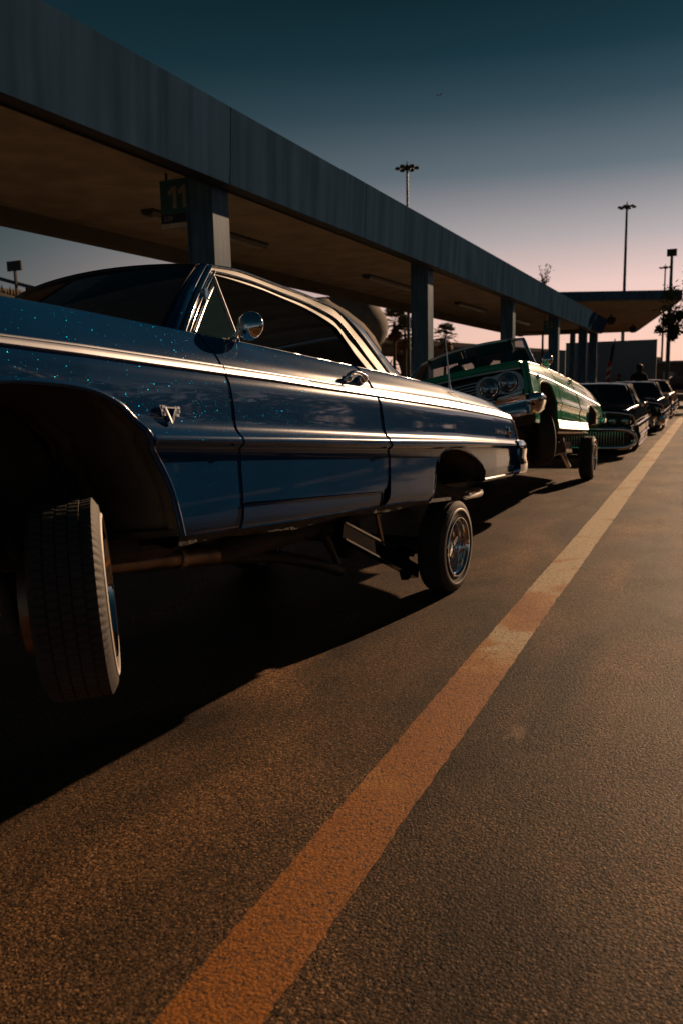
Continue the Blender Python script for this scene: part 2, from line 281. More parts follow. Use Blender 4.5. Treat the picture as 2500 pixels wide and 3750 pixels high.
M['red_lens']=pbr('red_lens',(.35,.02,.015),.15,0,.6); M['amber']=pbr('amber_lens',(.55,.2,.02),.2,0,.5)
M['sign_teal']=pbr('sign_teal_film',(.02,.12,.15),.4,var=.06); M['sign_dark']=pbr('sign_navy_film',(.012,.025,.06),.4); M['sign_white']=pbr('sign_white_film',(.5,.5,.47),.45); M['sign_grey']=pbr('sign_lettering',(.26,.29,.29),.45)
M['pole']=pbr('galvanised_pole',(.10,.13,.15),.5,.5); M['lamp_head']=pbr('lamp_housing',(.03,.03,.03),.5)
M['bark']=pbr('bark',(.10,.07,.045),.9,var=.4,scale=8,bump=.6); M['leaf']=pbr('leaf',(.06,.075,.03),.6,var=.45,scale=3); M['palm']=pbr('palm_frond',(.07,.075,.03),.6,var=.5,scale=2); M['dry_palm']=pbr('dry_frond',(.22,.11,.04),.8,var=.4,scale=3)
M['earth']=pbr('dry_earth',(.11,.085,.05),.95,var=.4,scale=.4,bump=.5,bscale=3); M['wall']=pbr('grey_blue_wall',(.27,.35,.43),.8,var=.1,scale=.3)
M['cloth_dark']=pbr('dark_cloth',(.018,.018,.02),.9); M['skin']=pbr('skin',(.25,.13,.085),.55); M['hair']=pbr('hair',(.012,.01,.009),.6)
M['flag_red']=pbr('flag_red',(.5,.03,.03),.8); M['flag_white']=pbr('flag_white',(.7,.66,.6),.8); M['flag_blue']=pbr('flag_blue',(.02,.03,.12),.8)
M['fixture']=pbr('fixture_grey',(.06,.06,.06),.5); M['tube']=pbr('fixture_lens',(.30,.27,.22),.4)
M['darkwin']=pbr('dark_window',(.01,.012,.014),.08)

# ================================================================== setting: ground, lane paint, kerbs
def sheet(name,pts,mat,z):
    return MB().add([(x,y,z) for x,y in pts],[tuple(range(len(pts)))]).build(name,mat)
tag(sheet('ground',[(-600,-300),(600,-300),(600,1500),(-600,1500)],M['asphalt'],0),'worn dark asphalt of the lot and lane reaching the horizon','ground',kind='structure')
LL=[(-8,-1.02,-.80),(0,-1.012,-.795),(2,-1.012,-.795),(5,-1.008,-.795),(7,-.995,-.785),(11,-.985,-.77),(18,-.965,-.735),(24,-.94,-.71),(33,-.90,-.66)]
mb=MB(); rows=[]
for i in range(len(LL)-1):
    nk=max(6,int((LL[i+1][0]-LL[i][0])/(.035 if LL[i][0]<8 else .15)))
    for k in range(nk):
        t=k/nk; a,b=LL[i],LL[i+1]; y=a[0]+(b[0]-a[0])*t; j=random.gauss(0,.0022)+.002*math.sin(y*3.1); j2=random.gauss(0,.0022)+.002*math.sin(y*2.3+1)
        rows.append([(a[1]+(b[1]-a[1])*t+j,y,.004),(a[2]+(b[2]-a[2])*t+j2,y,.004)])
mb.grid(rows,flip=True); tag(mb.build('painted_line',M['line']),'long worn orange and cream painted stripe running along the lane','line',kind='structure')
for pts,l in (([(-2.2,47.2),(-2.0,47.0),(.9,39.6),(.6,39.6)],'thin pale stripe slanting across the far asphalt'),([(-.9,38.7),(3,38.6),(3,38.4),(-.9,38.5)],'short pale stripe in front of the far kerb')):
    tag(sheet('painted_line',pts,M['white_line'],.004),l,'line',kind='structure')
def kerb(a,b,w,h,label):
    d=Vector((b[0]-a[0],b[1]-a[1],0)); L=d.length; d.normalize(); n=Vector((-d.y,d.x,0)); mb=MB(); k=max(2,int(L/1.2)); rows=[]
    prof=[(0,0),(0,h-.02),(.02,h),(w-.02,h),(w,h-.02),(w,0)]
    for i in range(k+1):
        p=Vector((a[0],a[1],0))+d*L*i/k; rows.append([tuple(p+n*x+Vector((0,0,z))) for x,z in prof])
    mb.grid(rows); return tag(mb.build('kerb',M['concrete'],None,30,normals=True),label,'kerb',kind='structure')
kerb((-1.4,38),(8,37.2),.3,.15,'low concrete kerb of the far traffic island')
kerb((-4,52),(12,49.5),.5,.4,'taller dark kerb across the end of the lane')
# raised passenger platform the columns stand on
mb=MB(); mb.add([(-5.3,-12,0),(-5.3,54,0),(-5.3,-12,.16),(-5.3,54,.16),(-11.2,-12,.16),(-11.2,54,.16),(-11.2,-12,0),(-11.2,54,0)],[(0,1,3,2),(2,3,5,4),(4,5,7,6),(0,2,4,6),(1,7,5,3)])
tag(mb.build('platform',M['concrete'],None,normals=True),'raised concrete passenger platform under the long canopy','platform',kind='structure')

# ================================================================== long canopy with columns
XN=-6.2; Y0,Y1=-6.5,50.2
can=tag(empty('bus_canopy',loc=(-7.5,22,.16)),'long blue steel bus canopy with sloped fascia on blue columns','canopy')
def inp(o): o.matrix_parent_inverse=Matrix.Translation((7.5,-22,-.16)); return o
ZB,ZT_=4.03,4.99; XB,XT=-5.96,-5.90
seams=[9.62-5.35*3,9.62-5.35*2,9.62-5.35,9.62]
y=9.62
for st in (4.6,4.6,4.6,4.6,4.6,4.6,4.6,4.6): y+=st; seams.append(y)
seams=[s for s in seams if s<Y1-1]+[Y1]
rng=np.random.RandomState(3)
for i in range(len(seams)-1):
    a,b=seams[i]+.004,seams[i+1]-.004; n=26; rows=[]; ph=rng.rand(4)*6
    for k in range(n+1):
        yy=a+(b-a)*k/n; wob=.012*math.sin(yy*2.3+ph[0])+.008*math.sin(yy*5.1+ph[1])+.004*math.sin(yy*9.7+ph[2])
        e=min(k,n-k)/n; wob*=min(1,e*8); sl=(2.6*(k/n) if i==len(seams)-2 else 0)
        r=[]
        for j in range(9):
            t=j/8; q=math.sin(math.pi*t)**.6
            r.append((XB+(XT-XB)*t+wob*q*(.6+.5*math.sin(t*4+ph[3])),yy+sl*t,ZB+(ZT_-ZB)*t))
        r=r+[(XT-.06,yy+sl,ZT_+.02)]
        rows.append(r)
    inp(MB().grid(rows,flip=True).build('fascia_panel',M['fascia'],can,50,solid=.004))
# caulked seam covers, ragged, with a bent lower corner
for i,sy in enumerate(seams[1:-1]):
    rows=[]
    for k in range(15):
        t=k/14; o_=.002+.002*rng.rand(); hw=.005+.003*rng.rand(); j=.004*rng.randn(); x=XB+(XT-XB)*t; z=ZB+(ZT_-ZB)*t
        rows.append([(x-.002,sy-hw+j,z),(x+o_,sy+j,z-.001),(x-.002,sy+hw+j,z)])
    inp(MB().grid(rows,flip=True).build('seam_cover',M['fascia'],can,60))
# bent lower corner at a seam, drip edge, back lip
inp(MB().box((XB-.135,(Y0+Y1)/2,ZB+.022),(.22,Y1-Y0,.03)).build('drip_edge',M['black'],can))
mb=MB(); mb.add([(XB-.24,Y0,ZB-.005),(XB-.24,Y1,ZB-.005),(-10.8,Y0,ZB+.34),(-10.8,Y1,ZB+.34),(XT-.05,Y0,ZT_),(XT-.05,Y1,ZT_),(-10.8,Y0,ZT_-.2),(-10.8,Y1,ZT_-.2)],[(4,5,7,6),(0,4,6,2),(1,3,7,5),(2,6,7,3)])
inp(mb.build('roof_deck',M['dark_concrete'],can,normals=True))
for i in range(24):
    a=Y0+i*(Y1-Y0)/24; b=a+(Y1-Y0)/24-.012
    inp(MB().box(((XB-.26-10.8)/2,(a+b)/2,ZB+.33+rng.uniform(-.004,.004)),(10.8+XB-.26,b-a,.02)).build('soffit_panel',M['soffit'],can))
inp(MB().box((XB-.25,(Y0+Y1)/2,ZB+.17),(.03,Y1-Y0,.36)).build('inner_lip',M['black'],can))
inp(MB().box((-10.7,(Y0+Y1)/2,4.22),(.22,Y1-Y0,.30)).build('rear_beam',M['dark_concrete'],can))
for i,yc in enumerate([-8.3+9.14,9.63,18.72,27.8,36.8,45.7,50.0]):
    if i==0: continue
    mb=MB(); w,d=.42,.40; fl=.02
    # steel box column: web faces with slightly proud flanges
    mb.box((XN-w/2,yc+d/2-.1,2.25),(w-.03,d-.03,4.22))
    o=inp(mb.build('column',M['column'],can))
    m2=MB(); m2.box((XN-.012,yc+d/2-.1,2.25),(.03,d,4.22)); m2.box((XN-w+.012,yc+d/2-.1,2.25),(.03,d,4.22)); inp(m2.build('flange',M['column'],can))
    m3=MB(); m3.box((XN-w/2,yc+d/2-.1,.185),(w+.16,d+.16,.05)); inp(m3.build('base_plate',M['column'],can))
mb=MB(); mb.add([(XB,Y1+.003,ZB),(XT,Y1+.003,ZT_),(XT-.05,Y1+.003,ZT_),(-10.8,Y1+.003,ZT_-.2),(-10.8,Y1+.003,ZB+.3),],[(0,1,2,3,4)]); inp(mb.build('end_cap',M['fascia'],can,solid=.03))
# tube light fixtures under the soffit
for i,yc in enumerate([4.2,13.4,22.9,31.7,40.9]):
    e=empty('light_fixture',loc=(-8.75,yc,ZB+.315))
    wh=['at the near end above the hood','behind the nearest column','between the nearest and second column','between the second and third column','farthest along the canopy'][i]
    tag(e,'dark tube light under the canopy soffit, '+wh,'light','soffit light fixtures')
    MB().prism([(-.13,0),(.13,0),(.13,-.05),(.07,-.1),(-.07,-.1),(-.13,-.05)],3.9,lambda x,y,h:(x,h-1.95,y)).build('housing',M['fixture'],e,normals=True)
    MB().prism([(-.06,-.101),(.06,-.101),(.05,-.125),(-.05,-.125)],3.7,lambda x,y,h:(x,h-1.85,y)).build('lens',M['tube'],e,normals=True)
# bay signs hung beside the columns
def bay_sign(num,yc,xr,label,w=.62,h=.66,zc=3.92,small=True):
    e=tag(empty('bay_sign',loc=(xr-w/2,yc,zc)),label,'sign')
    MB().box((0,0,0),(w,.03,h)).build('panel',M['sign_teal'],e)
    face=Matrix.Rotation(R(90),4,'X')
    if small:
        MB().box((0,-.018,-h*.30),(w-.004,.006,h*.19)).build('route_strip',M['sign_dark'],e)
        MB().box((0,-.018,-h*.44),(w-.004,.006,h*.115)).build('white_strip',M['sign_white'],e)
        text_mesh('529',.095,.002,'lettering',M['sign_grey'],e,Matrix.Translation((-w*.29,-.024,-h*.30))@face)
    for i,ch in enumerate(num):
        if ch=='1':
            k=.30 if small else .26; cx=-.09+.17*i
            MB().prism([(cx+x*k,h*.13+y*k) for x,y in((-.02,-.5),(.20,-.5),(.20,.5),(.02,.5),(-.26,.30),(-.26,.08),(-.02,.22))],.004,lambda a,b,hh:(a,-.016-hh,b)).build('digit',M['sign_grey'],e,normals=True); continue
        text_mesh(ch,.42 if small else .36,.002,'digit',M['sign_grey'],e,Matrix.Translation((-.08+.17*i,-.02,h*.13))@face)
    for x in(-.2,.2): MB().box((x,.0,(h/2+4.36-zc)/2),(.03,.02,4.36-zc-h/2)).build('hanger',M['fixture'],e)
    return e
bay_sign('11',9.78,-6.60,'teal bay number sign 11 hung beside the nearest column')
bay_sign('12',36.7,-6.34,'teal bay number sign 12 hung beside the fourth column',.5,.48,3.72,False)

# ================================================================== second canopy, wall, far things
c2=tag(empty('far_canopy',loc=(-8,66,0)),'dark flat canopy roof with brown soffit beyond the long canopy','canopy')
def in2(o): o.matrix_parent_inverse=Matrix.Translation((8,-66,0)); return o
P2=[(-1.8,54),(-6.9,86.5),(-19,84.5),(-15.5,47)]
def slab(P,z0,z1,name,mat,par):
    n=len(P); v=[(x,y,z0) for x,y in P]+[(x,y,z1) for x,y in P]
    return MB().add(v,[tuple(range(n)),tuple(range(2*n-1,n-1,-1))]+[(i,(i+1)%n,n+(i+1)%n,n+i) for i in range(n)]).build(name,mat,par,normals=True)
in2(slab(P2,6.02,6.10,'soffit',M['soffit'],c2)); in2(slab([(-1.75,53.9),(-6.85,86.7),(-19.1,84.6),(-15.6,46.8)],6.10,6.62,'roof_slab',M['column'],c2))
for x,y in((-8.5,56),(-10,80)): in2(MB().tube([(x,y,0),(x,y,6.02)],.18,12).build('post',M['column'],c2,40))
for (x,y,z,l) in((-6.3,75,5.6,'round dark flood lamp at the far corner of the flat canopy'),(-6.5,60,5.42,'round dark flood lamp under the middle of the flat canopy')):
    e=tag(empty('flood_lamp',loc=(x,y,z)),l,'lamp','flood lamps under the far canopy')
    MB().lathe([(-.28,.0),(-.26,.2),(-.1,.32),(.12,.34),(.25,.22),(.28,0)],16,axis='Z').build('globe',M['lamp_head'],e,60); MB().tube([(0,0,.2),(0,0,.45)],.06,8).build('stem',M['lamp_head'],e)
wl=tag(empty('grey_wall',loc=(-10.5,97,0)),'plain grey-blue free-standing wall behind the two people','wall')
MB().box((0,0,2.8),(9.9,.3,5.6)).build('wall_panel',M['wall'],wl); MB().box((0,0,5.63),(9.95,.36,.06)).build('coping',M['dark_concrete'],wl)
MB().box((-6.7,0,2.4),(3.4,.3,4.8)).build('wall_panel',M['wall'],wl)
lb=tag(empty('low_building',loc=(10,125,0)),'low dark building along the horizon at the right edge','building')
MB().box((0,0,1.75),(36,8,3.5)).build('wall',M['dark_concrete'],lb); MB().box((0,-.2,3.6),(36.6,8.8,.25)).build('roof',M['wall'],lb)
for i in range(9): MB().box((-15+i*3.6,-4.03,1.6),(2.0,.06,1.3)).build('window',M['darkwin'],lb)
# lamp posts
def mast(x,y,h,r,label,heads=6,kind='ring'):
    e=tag(empty('lamp_post',loc=(x,y,0)),label,'lamp post','lamp posts beyond the canopies')
    MB().tube([(0,0,0),(0,0,h*.5),(0,0,h)],[r,r*.8,r*.55],12).build('pole',M['pole'],e,60)
    MB().lathe([(0,r*2.2),(.35,r*2.2),(.4,0)],12,axis='Z').build('base_plate',M['pole'],e)
    if kind=='ring':
        MB().lathe([(h-.3,r*.6),(h-.25,.3),(h+.08,.3),(h+.15,.08),(h+.5,.03)],12,axis='Z').build('crown',M['lamp_head'],e)
        for k in range(heads):
            a=k*2*math.pi/heads+.35; d=Vector((math.cos(a),math.sin(a),0))
            m=MB(); m.tube([d*.2+Vector((0,0,h-.1)),d*.6+Vector((0,0,h-.05))],.05,6); m.build('arm',M['pole'],e)
            MB().lathe([(-.1,0),(-.08,.22),(.04,.25),(.12,.15),(.15,0)],10,Matrix.Translation(d*.82+Vector((0,0,h-.12))),axis='Z').build('luminaire',M['lamp_head'],e,60)
    else:
        MB().box((0,0,h-.1),(.62,.5,.42)).build('luminaire',M['lamp_head'],e)
mast(-24.8,69,20.,.17,'tall multi-head mast lamp rising behind the long canopy fascia')
mast(-9.5,100,20.8,.22,'tallest multi-head mast lamp rising behind the flat far canopy')
mast(-7.75,150,20,.2,'thin distant multi-head mast lamp left of the box-headed post')
mast(-2.72,60,9.8,.16,'box-headed lamp post near the right edge',kind='box')
# palms
def palm(x,y,h,label,seed,skirt=True,nf=40,L=2.0):
    r=random.Random(seed); e=tag(empty('palm_tree',loc=(x,y,0)),label,'palm','fan palms behind the canopy')
    MB().tube([(0,0,0),(.05,0,h*.4),(.1,.05,h*.8),(.1,.05,h)],[.26,.2,.17,.16],10).build('trunk',M['bark'],e,60)
    for nm,mat,n,lo,hi in (('crown',M['palm'],nf,-.45,1.3),('dry_skirt',M['dry_palm'],16 if skirt else 6,-1.35,-.6)):
        mb=MB()
        for k in range(n):
            a=r.uniform(0,2*math.pi); el=r.uniform(lo,hi); d=Vector((math.cos(a)*math.cos(el),math.sin(a)*math.cos(el),math.sin(el))); l=L*r.uniform(.75,1.1)*(.75 if nm!='crown' else 1)
            o=Vector((.1,.05,h-(0 if nm=='crown' else r.uniform(.1,1.0)))); hub=o+d*l*.6; sidev=d.cross(Vector((0,0,1))); sidev=sidev.normalized() if sidev.length>.05 else Vector((1,0,0)); upv=sidev.cross(d)
            mb.add([o-sidev*.02,o+sidev*.02,hub+sidev*.02,hub-sidev*.02],[(0,1,2,3)])
            for q in range(11):     # separate blades of the fan
                g=(q-5)*.24; bd=(d*math.cos(g)+sidev*math.sin(g)).normalized(); tip=hub+bd*l*.55*r.uniform(.8,1.05)+Vector((0,0,-.22*abs(math.sin(g))-.12)); mid=hub+bd*l*.3; pw=upv.cross(bd)*.075
                mb.add([hub,mid+pw,tip,mid-pw],[(0,1,2,3)])
        mb.build(nm,mat,e)
palm(-34.6,91,8.6,'taller fan palm seen under the canopy',1); palm(-32.9,90,7.3,'shorter fan palm with dry skirt beside the taller one',2,True,42,2.0); palm(-34.2,110,7.8,'fan palm half hidden by the second column',3)
# foliage
def leafy(name,loc,h,crowns,label,cat,seed,n=900,leaf=.16,trunk=True,mat='leaf',group=None):
    r=random.Random(seed); e=tag(empty(name,loc=loc),label,cat,group)
    if trunk:
        mb=MB(); mb.tube([(0,0,0),(.06,.02,h*.35),(-.04,.05,h*.7)],[h*.035,h*.028,h*.018],9)
        for c,rr in crowns: mb.tube([(0,0,h*.45),tuple(Vector(c)*.55+Vector((0,0,h*.22))),c],[h*.018,h*.012,h*.004],6)
        mb.build('trunk',M['bark'],e,60)
    mb=MB()
    for c,rr in crowns:
        cl=[(Vector(c)+Vector((r.gauss(0,1),r.gauss(0,1),r.gauss(0,.8)))*rr*.42,rr*r.uniform(.18,.36)) for _ in range(9)]
        for k in range(n//len(crowns)):
            q,qr=r.choice(cl); p=q+Vector((r.gauss(0,1),r.gauss(0,1),r.gauss(0,1)))*qr*.55
            a=Vector((r.gauss(0,1),r.gauss(0,1),r.gauss(0,1))).normalized(); b=a.orthogonal().normalized(); s_=leaf*r.uniform(.6,1.3)
            mb.add([p-a*s_,p+b*s_*.35,p+a*s_,p-b*s_*.35],[(0,1,2,3)])
    mb.build('crown',M[mat],e); return e
leafy('shrub',(-33.6,88,0),3.2,[((0,0,2.0),1.9),((.8,0,1.4),1.5),((-.6,.3,2.7),1.1)],'rounded dark shrub at the feet of the palms','shrub',5,1100,.2)
leafy('tree',(-.25,45,0),6.,[((-1.1,0,4.9),1.5),((-1.75,-.3,4.0),.9),((.6,.4,5.6),1.9),((1.6,-.3,4.6),1.6),((-.2,.2,5.9),1.2)],'dark leafy tree hanging in at the right edge','tree',6,6000,.13)
def twig():
    e=tag(empty('bare_tree',loc=(-13.1,70,0)),'thin bare tree top poking above the canopy roof','tree'); r=random.Random(9); mb=MB(); mb.tube([(0,0,0),(0,0,5),(.05,0,9.3)],[.12,.09,.05],7)
    lf=MB()
    for k in range(14):
        a=r.uniform(0,6.28); z=r.uniform(8.2,9.6); l=r.uniform(.8,2.0); sp=r.uniform(.2,.5); p=[(0,0,z),(math.cos(a)*sp*.6,math.sin(a)*sp*.6,z+l*.5),(math.cos(a)*sp*1.4,math.sin(a)*sp*1.4,min(z+l,11.3))]; mb.tube(p,[.035,.02,.01],5)
        for q in range(16):
            c=Vector(p[1])*(1-q/16)+Vector(p[2])*(q/16)+Vector((r.gauss(0,.09),r.gauss(0,.09),r.gauss(0,.1))); 
            if c.z>9.6 and r.random()<.6: continue
            d=Vector((r.gauss(0,1),r.gauss(0,1),r.gauss(0,1))).normalized()*.09; b=d.orthogonal()*.5; lf.add([c-d,c+b,c+d,c-b],[(0,1,2,3)])
    mb.build('trunk',M['bark'],e); lf.build('crown',M['leaf'],e)
twig()
# overpass with piers and parapet
ov=tag(empty('overpass',loc=(-42,145,0)),'long concrete highway overpass crossing behind the palms','overpass')
A=Vector((-52,100,0)); B=Vector((-14,272,0)); d=(B-A).normalized(); n=Vector((-d.y,d.x,0))
def rel(o,e): o.matrix_parent_inverse=Matrix.Translation(-Vector(e.location)); return o
def dz(t): return 8.45-1.0*t
rows=[];rows2=[]
for k in range(25):
    t=k/24; p=A+(B-A)*t; z=dz(t)
    rows.append([tuple(p+n*x+Vector((0,0,z+q))) for x,q in((0,0),(0,-.7),(.6,-.75),(1.6,-2.0),(7.4,-2.0),(8.4,-.75),(9,-.7),(9,0))])
    rows2.append([tuple(p+n*x+Vector((0,0,z+q))) for x,q in((-.05,-.35),(-.05,.45),(.2,.45),(.2,-.35))])
rel(MB().grid(rows).build('deck',M['dark_concrete'],ov,30,normals=True),ov); rel(MB().grid(rows2).build('parapet',M['concrete'],ov,30,normals=True),ov)
for t in(.07,.2,.36,.52,.7,.88):
    p=A+(B-A)*t+n*4.5; z=dz(t)-2.0
    rel(MB().lathe([(0,1.3),(z*.55,1.3),(z*.8,1.7),(z,2.6)],18,Matrix.Translation(p),axis='Z').build('pier',M['dark_concrete'],ov,40),ov)
rp_=tag(empty('flyover_ramp',loc=(-37,78,0)),'big curved concrete ramp glimpsed over the blue car roof','ramp')
rel(MB().lathe([(0,4.2),(5.2,4.4),(6.0,4.9),(6.9,5.35),(7.9,5.45),(8.8,5.2),(9.6,4.6),(10.6,4.3)],48,Matrix.Translation((-37.6,82,0)),axis='Z').build('drum',M['dark_concrete'],rp_,50),rp_)
rel(MB().lathe([(0,6.9),(4.8,6.8),(6.0,6.2),(7.2,5.2),(8.4,3.7),(9.3,2.2),(9.6,1.9)],48,Matrix.Translation((-35.6,71,0)),axis='Z').build('flare',M['dark_concrete'],rp_,50),rp_)
# embankment, guard rail, billboard on the left
mb=MB(); rows=[]
prof=[(-60,36,9.6),(-47,40,8.9),(-44,40.5,8.35),(-40,41,7.2),(-36,41.5,6.5),(-31,42.5,5.3),(-27,43.5,2.6),(-24,44.5,.05)]
rr=random.Random(4)
for x,yv,z in prof:
    rows.append([(x-2,yv-16,0),(x-1,yv-9,z*.45+rr.uniform(-.2,.2)),(x,yv-3,z*.9+rr.uniform(-.15,.15)),(x,yv,z),(x+1,yv+6,z*.98),(x+3,yv+22,0)])
mb.grid(rows); tag(mb.build('embankment',M['earth'],None,60,normals=True),'dark grassy freeway embankment at far left','hill',kind='structure')
def hz(x): return float(np.interp(x,[p[0] for p in prof],[p[2] for p in prof])), float(np.interp(x,[p[0] for p in prof],[p[1] for p in prof]))
gr=tag(empty('guard_rail',loc=(-38,41,6.8)),'steel guard rail along the top of the embankment','guard rail')
pts=[];
for k in range(16):
    x=-46+k*1.25; z,yv=hz(x); pts.append((x,yv-.3,z+.75))
    if k%2==0: rel(MB().box((x,yv-.25,z+.2),(.28,.2,1.3)).build('post',M['bark'],gr),gr)
rel(MB().tube(pts,.16,6,flat=.5).build('rail',M['pole'],gr),gr)
z,yv=hz(-41.5); bb=tag(empty('billboard',loc=(-41.6,yv-.6,z)),'small dark rectangular billboard on one post above the guard rail','sign')
MB().box((0,0,.8),(.14,.14,1.7)).build('post',M['bark'],bb); MB().box((0,0,1.9),(1.25,.12,.62)).build('panel',M['black'],bb)
mb=MB()
for k in range(260):
    x=rr.uniform(-47,-30); z,yv=hz(x); h=rr.uniform(.15,.55)*(2 if rr.random()<.06 else 1); a=rr.uniform(-.12,.12); mb.add([(x-.06,yv-.6,z-.1),(x+.06,yv-.6,z-.1),(x+a,yv-.6+rr.uniform(-.1,.1),z+h)],[(0,1,2)])
tag(mb.build('dry_grass',M['earth']),'dry grass tufts along the crest of the embankment','grass',kind='stuff')
# distant bird
bd=Vector((-.3177,1,.3488))*120+Vector((0,0,EYE)); e=tag(empty('bird',loc=bd),'tiny dark bird high in the clear sky','bird')
MB().grid([[(-.45,.1,.12),(-.45,-.08,.12)],[(-.2,.14,.0),(-.2,-.12,.0)],[(0,.1,-.05),(0,-.12,-.05)],[(.2,.14,0),(.2,-.12,0)],[(.5,.1,.18),(.5,-.08,.18)]]).build('wings',M['black'],e,solid=.03); MB().lathe([(-.3,0),(-.2,.06),(.05,.09),(.25,.05),(.32,0)],8,Matrix.Rotation(R(90),4,'Z')).build('body',M['black'],e,60)

bw_=tag(empty('reflection_block_wall',loc=(18,60,0)),'unseen dark wall added behind the street trees to darken the car reflections','wall')  # unseen wall added to keep bright sky out of the flank reflections
for i in range(30): MB().box((0,-58+i*4,1.15),(.2,3.96,2.3)).build('wall_panel',M['dark_concrete'],bw_)
# trees across the lane, beyond the right edge: they show as dark shapes in the car flanks
rt=random.Random(21)
for i in range(20):
    yy=5+i*5.4+rt.uniform(-.8,.8); xx=(13 if i<11 else 11.5)+rt.uniform(-1.5,2.5); h=rt.uniform(5.2,7.4)*(1 if i<11 else 1.6)
    leafy('street_tree',(xx,yy,0),h,[((rt.uniform(-.6,.6),rt.uniform(-.6,.6),h*.74),h*.44),((rt.uniform(-1.2,1.2),rt.uniform(-1.4,1.4),h*.55),h*.40),((rt.uniform(-1.2,1.2),rt.uniform(-1.4,1.4),h*.36),h*.38)],['nearest','second','third','fourth','fifth','sixth','seventh','eighth','ninth','tenth','eleventh','twelfth','thirteenth','fourteenth','fifteenth','sixteenth','seventeenth','eighteenth','nineteenth','last'][i]+' leafy street tree in the row across the lane','tree',40+i,1100,.40,group='street trees across the lane')
# ================================================================== cars
def pose(px,py,pz,pitch,roll,yaw):
    cp,sp=math.cos(pitch),math.sin(pitch);cr,sr=math.cos(roll),math.sin(roll);cy,sy=math.cos(yaw),math.sin(yaw)
    A=Matrix(((1,0,0),(0,cp,sp),(0,-sp,cp)));Bm=Matrix(((cr,0,-sr),(0,1,0),(sr,0,cr)));Cm=Matrix(((cy,-sy,0),(sy,cy,0),(0,0,1)))
    Rm=Cm@A@Bm; o=Vector((px,py,pz))+Rm@Vector((0,-3.02,-.3))
    m=Rm.to_4x4(); m.translation=o; return m      # car frame: x across (+ = near side), y rearward from front axle, z up from stock ground
def tb(*p):
    a=np.array(p); return lambda s: float(np.interp(s,a[:,0],a[:,1]))
class Spec: pass
def base_spec():
    q=Spec()
    q.zB=tb((-1,.25),(-.55,.24),(.39,.212),(1.13,.217),(1.64,.231),(2.25,.24),(2.56,.235),(3.0,.3),(3.55,.335),(3.76,.343),(4.18,.36),(4.5,.365))
    q.zL=tb((-1,.515),(.2,.517),(.9,.521),(2,.526),(2.6,.531),(3,.54),(3.5,.552),(4.4,.562))
    q.zM=tb((-1,.528),(.2,.53),(.65,.535),(1.1,.54),(2,.549),(2.6,.558),(3.4,.565),(4.4,.569))
    q.zU=tb((-1,.555),(.2,.557),(.57,.559),(1.1,.567),(1.93,.576),(2.6,.586),(3.05,.593),(4.4,.597))
    q.zTL=tb((-1,.772),(-.3,.777),(.35,.779),(.68,.782),(1,.786),(3.17,.786),(3.9,.78),(4.4,.773))
    q.zTU=tb((-1,.804),(-.28,.809),(0,.814),(.5,.82),(1.2,.826),(1.9,.828),(2.8,.832),(3.95,.829),(4.4,.81))
    q.zT=tb((-1,.915),(-.6,.925),(-.2,.933),(0,.937),(.5,.941),(.9,.945),(2.4,.946),(3,.941),(3.5,.926),(3.8,.915),(4.06,.905),(4.22,.872),(4.35,.838),(4.5,.825))
    q.dw=tb((-1,-.055),(-.7,-.03),(0,-.004),(.5,0),(3,0),(3.8,-.012),(4.5,-.035))
    q.archF=[(-.62,.235),(-.605,.35),(-.57,.47),(-.51,.57),(-.42,.64),(-.305,.676),(-.171,.684),(-.06,.682),(.018,.673),(.083,.655),(.138,.628),(.182,.590),(.215,.545),(.25,.50),(.289,.445),(.316,.40),(.338,.352),(.352,.305),(.365,.262),(.391,.213)]
    q.archR=[(2.556,.23),(2.578,.25),(2.604,.318),(2.634,.403),(2.676,.462),(2.73,.499),(2.80,.520),(2.907,.530),(3.029,.530),(3.198,.512),(3.345,.478),(3.466,.433),(3.535,.386),(3.555,.336)]
    q.dF=tb((.2,.706),(.3,.718),(.5,.715),(.56,.698),(.65,.70),(.72,.693),(.787,.686),(.823,.681),(.863,.669),(.903,.654),(.96,.640))
    q.dR=tb((.2,1.90),(.306,1.90),(.315,1.945),(.337,1.977),(.385,2.0),(.44,2.003),(.487,2.008),(.53,1.992),(.57,1.965),(.604,1.967),(.657,1.963),(.72,1.955),(.785,1.950),(.83,1.930),(.91,1.892),(.96,1.872))
    q.sE=tb((.34,4.28),(.40,4.31),(.48,4.355),(.56,4.375),(.60,4.415),(.66,4.40),(.725,4.36),(.79,4.335),(.85,4.33),(1,4.33))
    q.sF=-.82; q.zDoor=.305
    q.W=[.945,.957,.962,.966,.970,.976,.990,1.0,1.003,.999,.988,.976,.972,.972,.970,.965,.957,.945,.934,.912,.890,.878,.862,.84]
    return q
def keyrows(q,s):
    b,L,Mz,U,TL,TU,T=q.zB(s),q.zL(s),q.zM(s),q.zU(s),q.zTL(s),q.zTU(s),q.zT(s); d=T-TU
    z=[b,b+.03,max(b+.05,.30),max(b+.07,.40),L-.03,L-.010,L,L+.006,Mz,(Mz+U)/2,U,U+.022,U+.05,(U+.05+TL-.045)/2,TL-.045,TL-.02,TL,TU,TU+.25*d,TU+.58*d,T-.1*d,T,T+.006,T+.008]
    for i in range(1,len(z)): z[i]=max(z[i],z[i-1]+.0005)
    w=[x+q.dw(s) for x in q.W]
    return np.array(crom(list(zip(z,w)),q.nsub))
def q_arch(a,s):
    if s<a[0][0] or s>a[-1][0]: return -1.
    k=id(a)
    if k not in _ac: _ac[k]=(np.array([p[0] for p in a]),np.array([p[1] for p in a]))
    return float(np.interp(s,*_ac[k]))
_ac={}
def wat(rows,z): return float(np.interp(z,rows[:,0],rows[:,1]))
